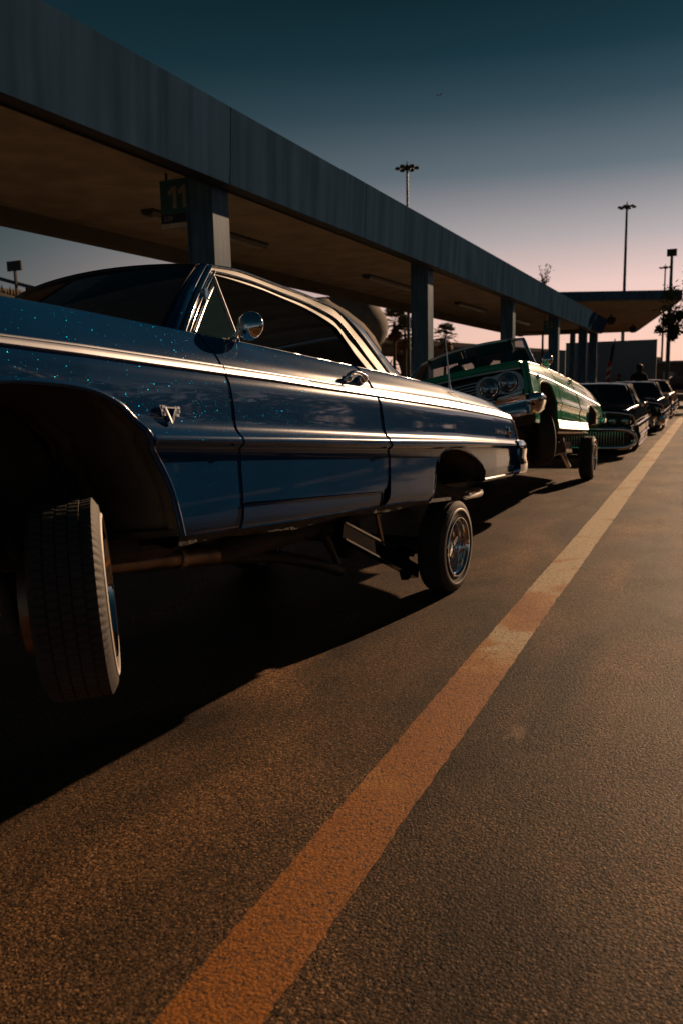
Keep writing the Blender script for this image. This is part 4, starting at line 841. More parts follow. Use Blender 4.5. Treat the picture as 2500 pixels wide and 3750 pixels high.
for side in(1,-1):
    hp=[sidept(q,1.655,.852,side,.008),sidept(q,1.662,.872,side,.034),sidept(q,1.70,.886,side,.046),sidept(q,1.76,.888,side,.046),sidept(q,1.80,.880,side,.040),sidept(q,1.825,.866,side,.030)]
    h_=MB().tube([tuple(p) for p in crom(hp,4)],[.011]*4+[.010]*8+[.011]*4+[.014]*5,8).build('door_handle',M['chrome'],blue,60)
    b_=MB(); b_.lathe([(-.004,.026),(.02,.024),(.034,.019),(.040,.012),(.041,0)],18,Matrix.Translation(sidept(q,1.835,.865,side,0))@(Matrix.Rotation(0 if side>0 else R(180),4,'Z'))@Matrix.Rotation(R(-28),4,'Y')); b_.build('lock_button',M['chrome'],h_,50)
    b2=MB(); b2.lathe([(-.01,.020),(.006,.016),(.03,.011),(.038,0)],14,Matrix.Translation(sidept(q,1.66,.852,side,0))@(Matrix.Rotation(0 if side>0 else R(180),4,'Z'))); b2.build('handle_foot',M['chrome'],h_,50)
    # V emblem with crossed flags
    def ep(x,y,h): return sidept(q,.341+x*.88,.617+y*.95,side,.002+h)
    em=MB(); T=.006
    em.prism([(-.036,.024),(-.026,.024),(.0,-.022),(.026,.024),(.036,.024),(.002,-.034),(-.002,-.034)],T,lambda x,y,h:ep(x,y,h+.002)); em.prism([(-.030,.020),(.030,.020),(.030,.025),(-.030,.025)],T,lambda x,y,h:ep(x,y,h+.002))
    emo=em.build('emblem',M['chrome2'],blue,normals=True)
    for sx in(-1,1):
        fl=MB(); fl.prism([(sx*.026,.026),(sx*.056,.026),(sx*.054,.023),(sx*.025,.023)],.004,lambda a,b,h:ep(a,b,h)); fl.prism([(sx*.050,.026),(sx*.056,.026),(sx*.046,-.008),(sx*.042,-.008)],.004,lambda a,b,h:ep(a,b,h))
        for i in range(3):
            for j in range(3):
                x=sx*(.030+i*.011)+ .004*j*(-sx); y=.024-j*.013
                if (i+j)%1==0: fl.prism([(x-.0042,y-.005),(x+.0042,y-.005),(x+.0042,y+.005),(x-.0042,y+.005)],T*(1 if (i+j)%2 else .6),lambda a,b,h:ep(a,b,h+.0015))
        fl.build('emblem_flag',M['chrome2'],emo,normals=True)
    # IMPALA script and ornament on the rear quarter
    for i,ch in enumerate('IMPALA'):
        s=3.815+i*.052; p=Vector(sidept(q,s,.664,side,.002)); Mx=Matrix.Translation(p)@Matrix(((0,0,side,0),(side,0,0,0),(0,1,0,0),(0,0,0,1)))
        text_mesh(ch,.042,.003,'script_letter',M['chrome2'],blue,Mx)
    for dx,dz_ in((0,0),):
        m=MB(); c=sidept(q,4.155,.672,side,.004); m.lathe([(0,.024),(.006,.022),(.010,.012),(.011,0)],16,Matrix.Translation(c)@(Matrix.Rotation(0 if side>0 else R(180),4,'Z'))); m.tube([sidept(q,4.15,.71,side,.006),sidept(q,4.158,.668,side,.012),sidept(q,4.165,.63,side,.006)],[.006,.012,.005],8); m.build('quarter_ornament',M['chrome'],blue,50)
fd=[(3.06,.898),(3.20,.899),(3.345,.845),(3.345,.834),(3.235,.834),(3.20,.845)]
MB().tube([sidept(q,s,z,1,.0005) for s,z in [(3.19,.905),(3.07,.9),(3.24,.836)]],.0035,5).build('fuel_door_gap',M['black'],blue); MB().tube([sidept(q,s,z,1,.0005) for s,z in [(3.20,.905),(3.35,.838)]],.0022,5).build('fuel_door_gap',M['black'],blue)
MB().tube([(.82,3.353,.935),(.82,3.352,.985),(.82,3.35,1.10),(.82,3.347,1.294)],[.013,.007,.0045,.003],8).build('antenna',M['chrome2'],blue,60); 
# ---- underbody
un=MB(); un.box((0,1.7,.225),(1.80,2.6,.02)); un.box((0,3.9,.33),(1.7,.9,.02)); un.build('floor_pan',M['under'],blue)
for w in(.60,-.60): MB().tube([(w,-.7,.24),(w,.5,.17),(w*.55,1.3,.15),(w*.4,1.8,.15),(w*.7,2.6,.17),(w*.9,3.3,.36),(w*.9,4.2,.34)],.05,6).build('frame_rail',M['under'],blue)
MB().box((0,1.1,.15),(1.0,.12,.08)).build('crossmember',M['under'],blue)
ex=[(.50,.28,.122),(.50,.5,.113),(.50,.76,.105),(.50,.865,.100),(.50,1.128,.088)]
MB().tube(ex,[.036,.036,.036,.037,.044],18).build('exhaust_pipe',M['steel'],blue,50); MB().lathe([(-.02,.042),(-.014,.050),(.006,.050),(.012,.042)],24,Matrix.Translation((.5,.872,.100))@Matrix.Rotation(R(90),4,'Z')).build('exhaust_flange',M['steel'],blue,40)
MB().tube([(.50,1.1,.09),(.50,1.2,.10),(.48,1.7,.13),(.5,2.2,.15)],[.044,.06,.06,.04],14).build('muffler',M['under'],blue,50)
MB().lathe([(0,.0),(.0,.15),(.1,.17),(.16,.12),(.16,0)],24,Matrix.Translation((.12,1.15,.03)),axis='Z').build('transmission_pan',M['under'],blue,40)
MB().tube([(.52,2.2,.15),(.60,2.7,.24),(.70,3.2,.33),(.74,3.55,.235)],.032,10).build('tail_pipe',M['under'],blue,50)
MB().lathe([(0,.030),(.27,.038),(.28,.034),(.2,.03)],20,Matrix.Translation((.75,3.68,.228))@Matrix.Rotation(R(90),4,'Z')@Matrix.Rotation(R(-3),4,'Y')).build('exhaust_tip',M['chrome'],blue,40)
MB().tube([(.42,.95,.08),(.30,1.5,.04),(.2,2.1,-.02),(.15,2.6,-.12),(.12,2.9,-.2)],.035,10).build('drive_shaft',M['under'],blue,60)
# wheels in world space
WR=Vector((-1.42,4.8679,.292)); axr=Vector((.997,-.075,0)); rcen=WR-axr*.09
wheel(blue,rcen,axr,.295,.178,0,.62,MBL)
rf=rcen-axr*1.50; wheel(blue,rf,axr,.295,.178,1,.2,MBL)
axf=Vector((.768,.638,.048)).normalized(); fc=Vector((-1.71,1.78,.715)); wheel(blue,fc,axf,.300,.205,0,.2,MBL)
ff=MBL@Vector((-.76,0,.18)); wheel(blue,(ff.x,ff.y,.30),axf,.295,.178,2,.2,MBL)
I=MBL.inverted(); loc=lambda p:tuple(I@Vector(p))
MB().tube([loc(rcen-axr*.06),loc(rcen-axr*.5),loc(rcen-axr*1.0),loc(rf+axr*.06)],.042,12).build('rear_axle',M['under'],blue,60)
MB().lathe([(-.13,.03),(-.1,.11),(0,.15),(.1,.11),(.13,.03)],20,MBL.inverted()@Matrix.Translation(rcen-axr*.75)@Matrix.Rotation(R(90),4,'Z')).build('differential',M['under'],blue,60)
MB().lathe([(-.10,0),(-.10,.13),(-.03,.135),(-.03,0)],24,I@Matrix.Translation(rcen)@Matrix.Rotation(math.atan2(axr.y,axr.x),4,'Z')).build('brake_drum',M['under'],blue,40)
# chromed trailing arm, cylinder rod, bracket
def barbox(a,b,w,h,name,mat):
    a,b=Vector(a),Vector(b); d=(b-a); L=d.length; m=d.to_track_quat('Y','Z').to_matrix(); MB().box((a+b)/2,(w,L,h),m).build(name,mat,blue)
barbox((.60,2.07,.115),(.62,2.98,-.225),.055,.085,'trailing_arm',M['dark_paint2']); barbox((.632,2.09,.155),(.652,2.62,-.035),.006,.012,'arm_edge',M['chrome']); barbox((.632,2.08,.065),(.652,2.90,-.245),.006,.010,'arm_edge',M['chrome'])
MB().tube([(.60,2.545,.20),(.60,2.595,-.06)],.016,10).build('cylinder_rod',M['chrome'],blue,60); MB().tube([(.60,2.50,.36),(.60,2.548,.19)],.035,12).build('cylinder',M['under'],blue,60)
barbox((.60,2.59,-.05),(.62,2.93,-.10),.06,.05,'coil_bracket',M['dark_paint2']); barbox((.62,2.78,-.06),(.62,2.86,-.24),.05,.09,'arm_bracket',M['dark_paint2'])
MB().tube([(.1,2.9,-.14),(.35,2.4,.0),(.55,2.0,.10)],.022,8).build('upper_link',M['under'],blue,60); MB().tube([(.62,2.5,.02),(.5,2.75,-.06),(.35,2.9,-.08)],.007,6).build('brake_hose',M['black'],blue,60)
# front suspension behind the hanging wheel
fl_=I@fc; fa=(I.to_3x3()@axf).normalized()
inn=Vector(fl_)-fa*.10
MB().tube([tuple(inn+Vector((-.02,0,-.13))),(.42,.10,.10)],[.035,.05],8).build('lower_control_arm',M['under'],blue,60); MB().tube([tuple(inn+Vector((-.03,0,.10))),(.48,-.02,.34)],[.02,.035],8).build('upper_control_arm',M['under'],blue,60)
MB().tube([(.36,.0,.46),tuple(inn+Vector((-.14,.02,-.10)))],[.05,.022],12).build('lift_cylinder',M['under'],blue,60)
MB().lathe([(-.02,0),(-.02,.15),(.05,.155),(.06,0)],28,I@Matrix.Translation(fc-axf*.12)@axf.to_track_quat('X','Z').to_matrix().to_4x4()).build('brake_drum',M['steel'],blue,40)
MB().tube([tuple(inn+Vector((-.05,.14,-.02))),(.2,.25,.10)],.014,8).build('tie_rod',M['steel'],blue,60)
MB().box((0,-.1,.45),(.75,1.0,.5)).build('engine_block',M['under'],blue)

# ================================================================== green convertible (also standing on three wheels)
MG=pose(-2.3657,11.3514,.4975,.087,.2117,-.0072)
green=empty('lowrider_convertible',MG); tag(green,'metallic green convertible tilted with quad headlights and chrome bumper, front wheel lifted','car','classic cars parked in a row')
bpy.context.view_layer.update()
g=base_spec()
g.zB=tb((-1,.24),(.28,.205),(1,.215),(2.5,.25),(3,.30),(3.5,.37),(4.5,.40))
g.zL=tb((-1,.44),(.2,.445),(4.5,.485)); g.zM=tb((-1,.455),(.2,.46),(4.5,.50)); g.zU=tb((-1,.485),(.2,.49),(4.5,.53))
g.zTL=tb((-1,.700),(0,.698),(2,.682),(3,.668),(4.6,.668)); g.zTU=tb((-1,.722),(0,.720),(2,.704),(3,.690),(4.6,.690))
g.zT=tb((-1,.815),(-.72,.828),(-.3,.862),(.3,.882),(1,.892),(2.1,.902),(3.4,.892),(4.0,.872),(4.3,.848),(4.6,.80))
g.W=[.950,.958,.962,.968,.975,.982,.990,.996,.999,.998,.993,.988,.984,.982,.980,.977,.973,.966,.958,.940,.915,.900,.884,.86]
g.archF=[(-.56,.235),(-.545,.35),(-.52,.45),(-.479,.545),(-.40,.615),(-.28,.652),(-.135,.664),(.0,.664),(.10,.645),(.18,.595),(.235,.52),(.27,.43),(.285,.34),(.275,.207)]
g.archR=[(2.50,.25),(2.52,.36),(2.57,.46),(2.66,.535),(2.82,.585),(3.02,.596),(3.2,.576),(3.36,.512),(3.44,.44),(3.48,.385)]
g.dF=tb((.2,.50),(.28,.50),(.48,.545),(.66,.565),(.95,.56)); g.dR=tb((.2,1.83),(.32,1.83),(.45,1.88),(.58,1.90),(.8,1.81),(.95,1.76))
g.sE=tb((.38,4.30),(.5,4.42),(.58,4.50),(.65,4.50),(.72,4.44),(.9,4.38)); g.sF=-.74; g.zDoor=.335
body(g,green,M['green'],.03,nsub=2,hood_z=.035)
for side in(1,-1):
    band(g,g.zTL,g.zTU,g.sF+.02,.54,14,side,.008,'side_trim',M['chrome2'],green); band(g,g.zTL,g.zTU,.56,1.85,14,side,.008,'side_trim',M['chrome2'],green); band(g,g.zTL,g.zTU,1.87,4.42,24,side,.008,'side_trim',M['chrome2'],green)
    # wide ribbed rocker moulding
    rows=[]
    for s in np.linspace(.29,2.50,24):
        a,b=g.zB(s)-.010,g.zB(s)+.083; r=[(side*.93,s,a)]
        for k in range(13): t=k/12; r.append((side*(.963+(.004 if k%2 else 0)),s,a+(b-a)*t))
        r.append((side*.955,s,b+.004)); rows.append(r)
    MB().grid(rows,flip=(side<0)).build('rocker_moulding',M['chrome2'],green,40)
    MB().tube([(side*.885,.5,.178),(side*.885,2.4,.222)],.022,8).build('frame_sill',M['steel'],green,60)
    MB().tube(curve_on(g,lambda s:g.zT(s)+.005,-.7,4.35,50,side,-.006),.009,6).build('belt_moulding',M['chrome2'],green,60)
    arch_liner(g,g.archF,side,green,.46,False); arch_liner(g,g.archR,side,green,.36,False)
    MB().tube([sidept(g,s,z,side,.001) for s,z in g.archR],.008,6).build('opening_trim',M['chrome2'],green,60)
    MB().lathe([(0,.03),(.012,.026),(.018,0)],12,Matrix.Translation(sidept(g,-.42,.685,side,.004))@Matrix.Rotation(0 if side>0 else R(180),4,'Z')).build('side_badge',M['chrome'],green,40)
    hp=[sidept(g,1.55,.80,side,.005),sidept(g,1.57,.815,side,.04),sidept(g,1.68,.82,side,.045),sidept(g,1.72,.80,side,.005)]; MB().tube([tuple(p) for p in crom(hp,4)],.012,8).build('door_handle',M['chrome'],green,60)
# front end: recessed dark grille, quad lamps in chrome housings darkened for shade, hood lip, bumper
hood_lip=[]
for u in np.linspace(-1,1,25):
    w=.875*u; s=-.755-.03*(1-u*u); z=.838+.035*(1-abs(u)**2.2)
    hood_lip.append([(w,s+.04,z+.004),(w,s,z-.004),(w,s-.010,z-.035),(w,s+.004,z-.075),(w,s+.05,z-.085)])
MB().grid(hood_lip).build('hood_lip',M['green'],green,60,normals=True)
MB().tube([r[3] for r in hood_lip],.010,8).build('hood_lip_moulding',M['chrome2'],green,60)
for side in(1,-1):
    MB().grid([[ (side*.90,-.74,z),(side*.93,-.76,z),(side*.945,-.745,z),(side*.95,-.72,z)] for z in np.linspace(.50,.82,8)],flip=(side<0)).build('fender_edge',M['green'],green,60,solid=.004)
rows=[[(w,-.70,z) for w in np.linspace(-.9,.9,5)] for z in(.48,.62,.76)]
MB().grid(rows).build('grille_back',M['black'],green)
for k in range(6): MB().tube([(-.46,-.735,.575+k*.030),(.46,-.735,.575+k*.030)],.006,6).build('grille_bar',M['chrome2'],green,60)
for side in(1,-1):
    # figure-eight lamp housing
    poly=[(.42,.60),(.43,.70),(.52,.755),(.60,.745),(.66,.752),(.78,.760),(.87,.70),(.885,.60),(.84,.545),(.70,.55),(.63,.565),(.55,.53),(.46,.545)]
    poly=[tuple(p) for p in crom(poly+poly[:1],4)][:-1]
    MB().prism([(side*a,b) for a,b in poly],.05,lambda x,y,h:(x,-.71-h,y)).build('lamp_housing',M['shaded_chrome'],green,40,normals=True)
    for w,z in((.738,.654),(.553,.640)):
        Mx=Matrix.Translation((side*w,-.765,z))@Matrix.Rotation(R(-90),4,'Z')
        o=MB().lathe([(-.02,.074),(.0,.072),(.012,.058),(.02,.03),(.022,0)],28,Mx).build('headlight',M['lens'],green,60)
        MB().lathe([(-.02,.088),(.012,.086),(.014,.080),(.0,.074)],28,Mx).build('bezel',M['chrome'],o,40); MB().lathe([(-.022,.096),(.004,.096),(.004,.086)],28,Mx).build('shadow_ring',M['black'],o,40)
    MB().prism([(side*.60,.515),(side*.84,.525),(side*.86,.545),(side*.62,.535)],.03,lambda x,y,h:(x,-.72-h,y)).build('parking_lamp',M['chrome2'],green,normals=True)
    MB().prism([(side*a,b) for a,b in((.90,.49),(.92,.60),(.915,.72),(.905,.80),(.885,.80),(.89,.72),(.89,.6),(.86,.5))],.03,lambda x,y,h:(x,-.73-h,y)).build('fender_cap',M['green'],green,normals=True)
bumper(green,[.985,.995,.975,.86,.6,.3,0,-.3,-.6,-.86,-.975,-.995,-.985],[-.56,-.67,-.76,-.815,-.835,-.845,-.85,-.845,-.835,-.815,-.76,-.67,-.56],[(-.04,.495),(.0,.508),(.03,.495),(.045,.46),(.040,.425),(.030,.40),(.010,.36),(-.02,.325),(-.05,.31)],'front_bumper',lo=-1)
for side in(1,-1): MB().lathe([(-.01,.035),(.03,.03),(.04,0)],16,Matrix.Translation((side*.93,-.79,.415))@Matrix.Rotation(R(-60 if side>0 else -120),4,'Z')).build('bumper_guard',M['black'],green,50)
bumper(green,[.96,.95,.8,.4,0,-.4,-.8,-.95,-.96],[4.30,4.48,4.55,4.58,4.59,4.58,4.55,4.48,4.30],[(0,.56),(.03,.55),(.04,.48),(.03,.42),(0,.40)],'rear_bumper')
rows=[[(w,4.42,z) for w in np.linspace(-.9,.9,5)] for z in(.42,.62,.82)]; MB().grid(rows).build('tail_panel',M['green'],green)
for side in(1,-1): MB().lathe([(0,.06),(.02,.05),(.03,0)],16,Matrix.Translation((side*.7,4.425,.68))@Matrix.Rotation(R(90),4,'Z')).build('tail_lamp',M['red_lens'],green,50)
# windshield frame and glass (no roof)
rows=[]
for t in np.linspace(0,1,9):
    s=.46+(.955-.46)*t; w=.785+(.625-.785)*t; z=.945+(1.335-.945)*t
    rows.append([(w*u,s-(.26-.08*t)*(1-u*u)-.03*math.sin(math.pi*t),z+.028*t*(1-abs(u)**2.4)) for u in np.linspace(-1,1,21)])
MB().grid(rows,flip=True).build('windshield',M['glass2'],green,180)
MB().tube(rows[-1],.017,8).build('windshield_header',M['chrome2'],green,60)
for i in(0,-1): MB().tube([tuple(Vector(r[i])+Vector((.008*(1 if r[i][0]>0 else -1),.008,0))) for r in rows],[.022]*8+[.018],8).build('windshield_pillar',M['chrome'],green,60)
MB().tube([(.78*u,.47-.27*(1-u*u),.948) for u in np.linspace(-1,1,21)],.012,8).build('cowl_moulding',M['black'],green,60)
MB().tube([(.0,.70,1.33),(.0,.74,1.24)],.012,6).build('mirror_stem',M['chrome2'],green); 
mm=MB(); mm.box((0,.76,1.215),(.24,.03,.065)); mm.build('rear_view_mirror',M['black'],green)
for w in(.3,-.3): MB().box((w,.90,1.30),(.42,.02,.12),Matrix.Rotation(R(35),3,'X')).build('sun_visor',M['green_seat'],green)
mg=Vector((.93,.50,.965)); fwg=Vector((.1,-1,0)).normalized(); Mg_=fwg.to_track_quat('X','Z').to_matrix().to_4x4(); Mg_.translation=mg
o=MB().lathe([(-.012,0),(-.012,.058),(0,.06),(.02,.048),(.034,.025),(.038,0)],24,Mg_).build('side_mirror',M['chrome'],green,60); MB().tube([(.90,.66,.90),(.91,.60,.925),(.925,.52,.945)],.010,8).build('mirror_arm',M['chrome'],o,60)
interior(green,M['green_seat'])
for s0,w in((1.5,.42),(1.5,-.42)): MB().lathe([(-.1,.16),(.25,.16),(.42,.14),(.50,.09),(.53,0)],20,Matrix.Translation((w,s0+.25,.84)),axis='Z').build('seat_back',M['green_seat'],green,60)
# folded top boot
MB().prism([(2.45,.86),(2.45,.96),(2.6,1.0),(3.0,.98),(3.15,.90)],1.5,lambda x,y,h:(h-.75,x,y)).build('folded_top',M['black'],green,40,normals=True)
MB().tube([(-.72,2.95,.93),(-.72,2.95,.96)],.01,6).build('top_catch',M['chrome2'],green)
MB().tube([(-.78,3.3,.88),(-.78,3.32,1.5)],[.006,.003],6).build('antenna',M['chrome2'],green); MB().lathe([(-.02,0),(-.012,.017),(.012,.017),(.02,0)],10,Matrix.Translation((-.78,3.32,1.51)),axis='Z').build('antenna_ball',M['sign_white'],green,60)
un=MB(); un.box((0,1.7,.235),(1.76,2.6,.02)); un.box((0,3.9,.37),(1.7,.9,.02)); un.build('floor_pan',M['under'],green)
for w in(.6,-.6): MB().tube([(w,-.7,.24),(w,.5,.17),(w*.5,1.6,.14),(w*.8,2.7,.18),(w*.9,3.3,.38),(w*.9,4.2,.36)],.05,6).build('frame_rail',M['under'],green)
IG=MG.inverted(); rg=Vector((-1.3784,11.222,.29)); axg=Vector((1,-.01,0)).normalized(); rcg=rg-axg*.09
wheel(green,rcg,axg,.29,.178,1,.5,MG); wheel(green,rcg-axg*1.5,axg,.29,.178,2,.5,MG)
axw=Vector((.875,.485,.05)).normalized(); fg=Vector((-1.63,8.62,.735)); wheel(green,fg,axw,.295,.185,1,.4,MG); ffg=MG@Vector((-.76,0,.2)); wheel(green,(ffg.x,ffg.y,.29),axw,.29,.178,2,.4,MG)
lg=lambda p:tuple(IG@Vector(p))
MB().tube([lg(rcg-axg*.05),lg(rcg-axg*1.45)],.042,10).build('rear_axle',M['under'],green,60)
MB().tube([lg(rcg-axg*.24+Vector((0,-.06,-.12))),(.60,2.1,.16)],.030,8).build('trailing_arm',M['chrome2'],green,60); MB().tube([lg(rcg-axg*.3+Vector((0,0,.02))),(.58,2.75,.34)],.018,8).build('cylinder_rod',M['chrome'],green,60)
MB().box((.35,2.15,.06),(.75,.5,.14)).build('fuel_tank',M['steel'],green)
MB().tube([lg(fg-axw*.1+Vector((0,0,-.12))),(.40,.1,.12)],[.035,.05],8).build('lower_control_arm',M['under'],green,60)
MB().box((0,-.1,.45),(.75,.9,.45)).build('engine_block',M['under'],green)

# ================================================================== parked dark cars further down
def dark_car(name,x,y,zoff,paint,label,front,lod=2,tilt=0.):
    Mc=pose(x,y+3.02,.3+zoff,tilt,0,0); e=empty(name,Mc); tag(e,label,'car','classic cars parked in a row'); bpy.context.view_layer.update()
    k=base_spec(); k.zTL=tb((-1,.60),(0,.60),(4.6,.63)); k.zTU=tb((-1,.655),(0,.655),(4.6,.675)); k.zL=tb((-1,.40),(4.6,.42)); k.zM=tb((-1,.412),(4.6,.432)); k.zU=tb((-1,.43),(4.6,.45))
    k.zT=tb((-1,.90),(-.6,.93),(0,.945),(1,.95),(3,.95),(4.1,.93),(4.5,.88)); k.zDoor=.29
    body(k,e,paint,.05,nsub=2,hood_z=.05)
    for sd_ in(1,-1):
        band(k,k.zTL,k.zTU,k.sF,4.3,30,sd_,.012,'side_trim',M['chrome'],e); arch_liner(k,k.archF,sd_,e,.4,False); arch_liner(k,k.archR,sd_,e,.36,False)
        MB().tube(curve_on(k,lambda s:k.zT(s)+.004,-.75,4.2,30,sd_,-.006),.010,6).build('belt_moulding',M['chrome2'],e,60)
        MB().tube([sidept(k,s,k.zB(s)+.015,sd_,.004) for s in np.linspace(.42,2.5,12)],.018,6).build('rocker_moulding',M['chrome'],e,60)
        for yy,ar in((0,k.archF),(3.02,k.archR)):
            c=Mc@Vector((sd_*.74,yy,0)); wheel(e,(c.x,c.y,.29),(sd_,0,0),.29,.178,lod if sd_>0 else 2,.5,Mc)
    greenhouse(e,paint,k,zoff=.02,glassm=M['glass2'],vent=False); interior(e,M['seat'])
    un=MB(); un.box((0,1.7,.225),(1.76,2.6,.02)); un.build('floor_pan',M['under'],e)
    plate([(-.9,-.80,.25),(.9,-.80,.25),(.9,-.80,.90),(-.9,-.80,.90)],'front_panel',M['black'],e)
    # brow over the lamps
    br=[]
    for u in np.linspace(-1,1,25): br.append((.93*u,-.83-.05*(1-u*u),.865+.035*(1-abs(u)**2.5)-.05*max(0,abs(u)-.75)*2))
    MB().tube(br,.024,8).build('hood_lip_moulding',M['chrome'],e,60)
    MB().tube([(.93,-.83,.84),(.965,-.78,.76),(.975,-.70,.66)],.02,8).build('brow_end',M['chrome'],e,60)
    for sd_ in(1,-1):
        for w in(.60,.815):
            Mx=Matrix.Translation((sd_*w,-.81,.735))@Matrix.Rotation(R(-90),4,'Z'); o=MB().lathe([(0,.078),(.014,.06),(.022,.03),(.024,0)],22,Mx).build('headlight',M['lens'],e,60); MB().lathe([(-.01,.098),(.03,.094),(.032,.086),(0,.078)],22,Mx).build('bezel',M['dark_paint'],o,40)
    # oval bumper-grille with vertical teeth
    if front=='oval':
        path=[(.0,.60),(.55,.60),(.78,.595),(.90,.56),(.965,.50),(.985,.43),(.965,.36),(.90,.31),(.78,.28),(.5,.272),(0,.27)]
        half=[tuple(p) for p in crom(path,4)]; ring=[(w,z) for w,z in half]+[(-w,z) for w,z in half[::-1]][1:-1]
        pts=[(w,-.93+.16*abs(w)**3,z) for w,z in ring]+[(ring[0][0],-.93,ring[0][1])]
        MB().tube(pts,.042,10,False).build('bumper',M['chrome'],e,60)
        for i in range(36): w=-.80+i*.0457; MB().tube([(w,-.90+.12*abs(w)**3,.585),(w,-.93+.12*abs(w)**3,.43),(w,-.90+.12*abs(w)**3,.29)],.0065,5).build('grille_tooth',M['chrome2'],e,60)
        MB().lathe([(-.02,0),(0,.03),(.02,0)],8,Matrix.Translation((0,-.965,.40)),axis='Z').build('grille_badge',M['chrome'],e)
    else:
        bumper(e,[.985,.995,.95,.8,.4,0,-.4,-.8,-.95,-.995,-.985],[-.5,-.7,-.85,-.92,-.95,-.96,-.95,-.92,-.85,-.7,-.5],[(-.02,.55),(.02,.56),(.05,.50),(.05,.42),(.03,.36),(-.01,.33)],'bumper',lo=-1)
        for i in range(6): MB().tube([(-.5,-.84,.60+i*.04),(.5,-.84,.60+i*.04)],.010,5).build('grille_bar',M['chrome2'],e,60)
    mc_=MB().lathe([(-.012,0),(-.012,.058),(0,.06),(.02,.048),(.036,0)],18,Matrix.Translation((.97,.62,1.0))@Matrix.Rotation(R(-90),4,'Z')).build('side_mirror',M['chrome'],e,60); MB().tube([(.90,.66,.94),(.96,.63,.97)],.01,6).build('mirror_arm',M['chrome'],mc_)
    bumper(e,[.96,.95,.8,.4,0,-.4,-.8,-.95,-.96],[4.2,4.42,4.5,4.53,4.54,4.53,4.5,4.42,4.2],[(0,.56),(.03,.55),(.04,.46),(.03,.38),(0,.36)],'rear_bumper')
    rows=[[(w,4.32,z) for w in np.linspace(-.9,.9,5)] for z in(.38,.62,.85)]; MB().grid(rows).build('tail_panel',paint,e)
    return e
dark_car('custom_sedan',-2.13,15.55,-.125,M['dark_paint'],'low black sedan with oval chrome grille behind the green convertible','oval',1)
dark_car('custom_sedan',-1.98,21.9,-.125,M['dark_paint2'],'low dark blue sedan parked behind the oval-grille sedan','bar')
dark_car('custom_sedan',-2.0,28.6,-.10,M['copper'],'copper car at the far end of the parked row','bar')

# ================================================================== people, flag, far traffic
def person(x,y,h,face,label,cap,seed):
    k=h/1.75; J=[(0,0,.95),(0,0,1.12),(0,0,1.30),(0,0,1.44),(0,.01,1.51),(0,.015,1.60),(0,.015,1.70),(-.17,0,1.40),(-.27,.02,1.12),(-.25,-.10,.90),(.17,0,1.40),(.27,.02,1.12),(.25,-.10,.90),(-.10,0,.90),(-.12,.0,.50),(-.13,.03,.08),(.10,0,.90),(.12,0,.50),(.13,.03,.08),(-.13,-.10,.03),(.13,-.10,.03),(-.25,-.14,.82),(.25,-.14,.82)]
    Ed=[(0,1),(1,2),(2,3),(3,4),(4,5),(5,6),(3,7),(7,8),(8,9),(3,10),(10,11),(11,12),(0,13),(13,14),(14,15),(0,16),(16,17),(17,18),(15,19),(18,20),(9,21),(12,22)]
    Rd=[(.17,.12),(.17,.13),(.20,.14),(.13,.10),(.058,.058),(.085,.10),(.07,.085),(.085,.085),(.058,.058),(.04,.04),(.085,.085),(.058,.058),(.04,.04),(.10,.10),(.075,.075),(.05,.05),(.10,.10),(.075,.075),(.05,.05),(.04,.035),(.04,.035),(.035,.025),(.035,.025)]
    me=bpy.data.meshes.new('person'); me.from_pydata([(a*k,b*k,c*k) for a,b,c in J],Ed,[]); o=bpy.data.objects.new('person',me); COL.objects.link(o)
    sm=o.modifiers.new('skin','SKIN'); 
    for i,r in enumerate(Rd): me.skin_vertices[0].data[i].radius=(r[0]*k,r[1]*k)
    me.skin_vertices[0].data[0].use_root=True
    ss=o.modifiers.new('sub','SUBSURF'); ss.levels=2; ss.render_levels=2; me.materials.append(M['cloth_dark']); o.location=(x,y,0); o.rotation_euler.z=face+math.pi
    tag(o,label,'person','people standing past the parked cars')
    hd=MB(); hd.lathe([(-.13,.0),(-.12,.045),(-.07,.075),(0,.088),(.07,.08),(.11,.05),(.125,0)],18,Matrix.Translation((0,.01*k,1.635*k))@Matrix.Scale(1.12,4,(0,1,0)),axis='Z')
    hd.add([(-.012,-.10,1.62*k),(.012,-.10,1.62*k),(0,-.125,1.60*k),(0,-.095,1.655*k)],[(0,1,2),(0,2,3),(2,1,3)]); hd.build('face',M['skin'],o,60)
    if cap:
        c=MB(); c.lathe([(1.60*k,.096),(1.665*k,.104),(1.71*k,.092),(1.75*k,.06),(1.765*k,0)],18,axis='Z'); c.prism([(-.07,-.08),(.07,-.08),(.05,-.19),(-.05,-.19)],.012,lambda a,b,h:(a,b,1.668*k+h)); c.build('cap',M['cloth_dark'],o,50)
    else: MB().lathe([(1.56*k,.085),(1.62*k,.102),(1.70*k,.101),(1.75*k,.07),(1.775*k,0)],18,Matrix.Translation((0,.03,0)),axis='Z').build('hair',M['hair'],o,60)
person(-2.06,27.2,1.79,.4,'taller person in dark clothes standing before the grey wall',False,1)
person(-3.35,34.0,1.55,-.5,'shorter person in a dark cap beside the taller one',True,2)
fp=tag(empty('flag',loc=(-3.42,30,0)),'folded red, white and blue flag hanging on a tilted pole','flag')
MB().tube([(0,0,0),(.32,0,2.75)],.018,8).build('pole',M['bark'],fp)
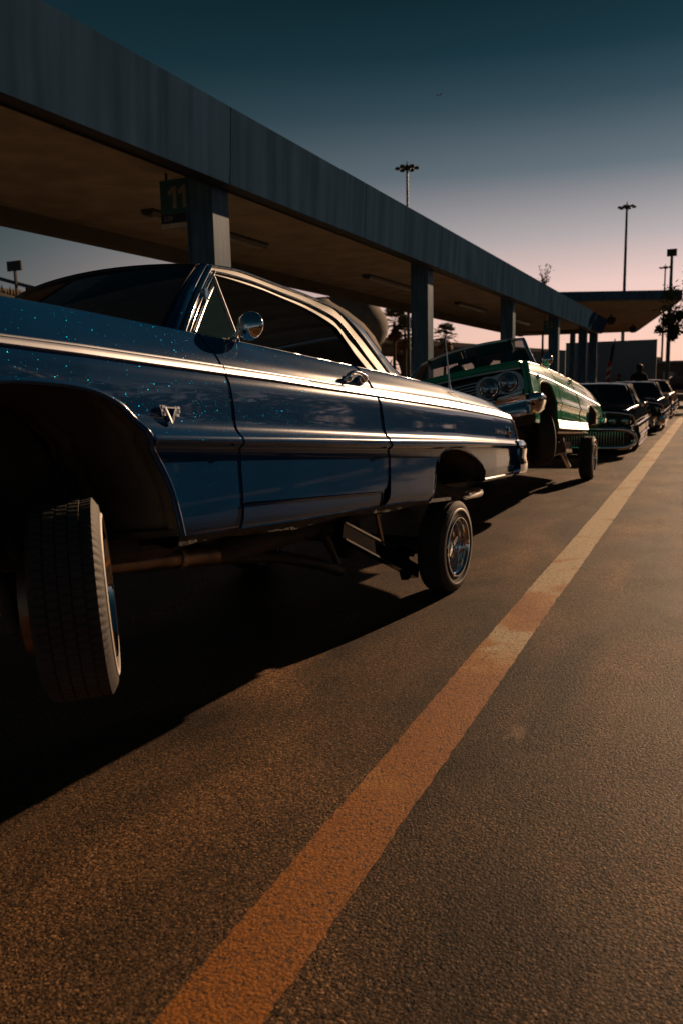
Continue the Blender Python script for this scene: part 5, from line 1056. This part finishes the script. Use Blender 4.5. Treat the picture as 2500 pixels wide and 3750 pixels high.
for nm,mat,z0,z1,ww in(('canton',M['flag_blue'],2.62,2.05,.10),('red_stripe',M['flag_red'],2.05,1.84,.13),('white_stripe',M['flag_white'],1.84,1.70,.13),('red_stripe',M['flag_red'],1.70,1.55,.13),('white_stripe',M['flag_white'],1.55,1.44,.12),('red_stripe',M['flag_red'],1.44,1.30,.11)):
    rows=[]
    for t in np.linspace(0,1,6):
        z=z0+(z1-z0)*t; xx=.32*z/2.75; rows.append([(xx+.02-ww*1.2*a,-.03+.035*math.sin(a*9+z*2),z-.12*a) for a in np.linspace(0,1,9)])
    MB().grid(rows).build(nm,mat,fp,60,solid=.004)
def small_car(x,y,paint,label,face=0.):
    e=tag(empty('parked_car',loc=(x,y,0)),label,'car','ordinary cars far down the lot'); e.rotation_euler.z=face
    sec=[(-2.2,.35,.62),(-2.1,.3,.75),(-1.2,.28,.92),(1.2,.28,.95),(2.0,.3,.92),(2.2,.36,.7)]
    MB().prism([(-2.2,.35),(-2.25,.6),(-2.1,.78),(-1.1,.92),(1.3,.95),(2.1,.9),(2.22,.6),(2.15,.32),(1.75,.3),(1.7,.5),(1.4,.62),(1.1,.5),(1.05,.28),(-1.05,.28),(-1.1,.5),(-1.4,.62),(-1.7,.5),(-1.75,.3)],1.7,lambda a,b,h:(a,h-.85,b)).build('body',paint,e,40,normals=True)
    MB().prism([(-1.0,.93),(-.35,1.42),(.9,1.45),(1.6,.95)],1.45,lambda a,b,h:(a,h-.725,b)).build('cabin',M['darkwin'],e,40,normals=True); MB().prism([(-.36,1.425),(-.3,1.46),(.85,1.49),(.92,1.455)],1.4,lambda a,b,h:(a,h-.7,b)).build('roof',paint,e,normals=True)
    for a in(-1.4,1.4):
        for b in(-.86,.86): MB().lathe([(-.09,0),(-.09,.3),(.09,.3),(.09,0)],18,Matrix.Translation((a,b*.92,.31))@Matrix.Rotation(R(90),4,'Z')).build('wheel',M['rubber'],e,40)
    for b in(-.6,.6): MB().box((-2.24,b,.66),(.05,.32,.14)).build('headlight',M['lens'],e); MB().box((2.2,b,.72),(.06,.3,.14)).build('tail_light',M['amber'],e)
small_car(-2.2,62,M['dark_paint2'],'small dark car parked beyond the far kerb, nearest the wall corner',.1); small_car(1.4,58,M['wall'],'pale grey car at the right edge beyond the far kerb',-.15)
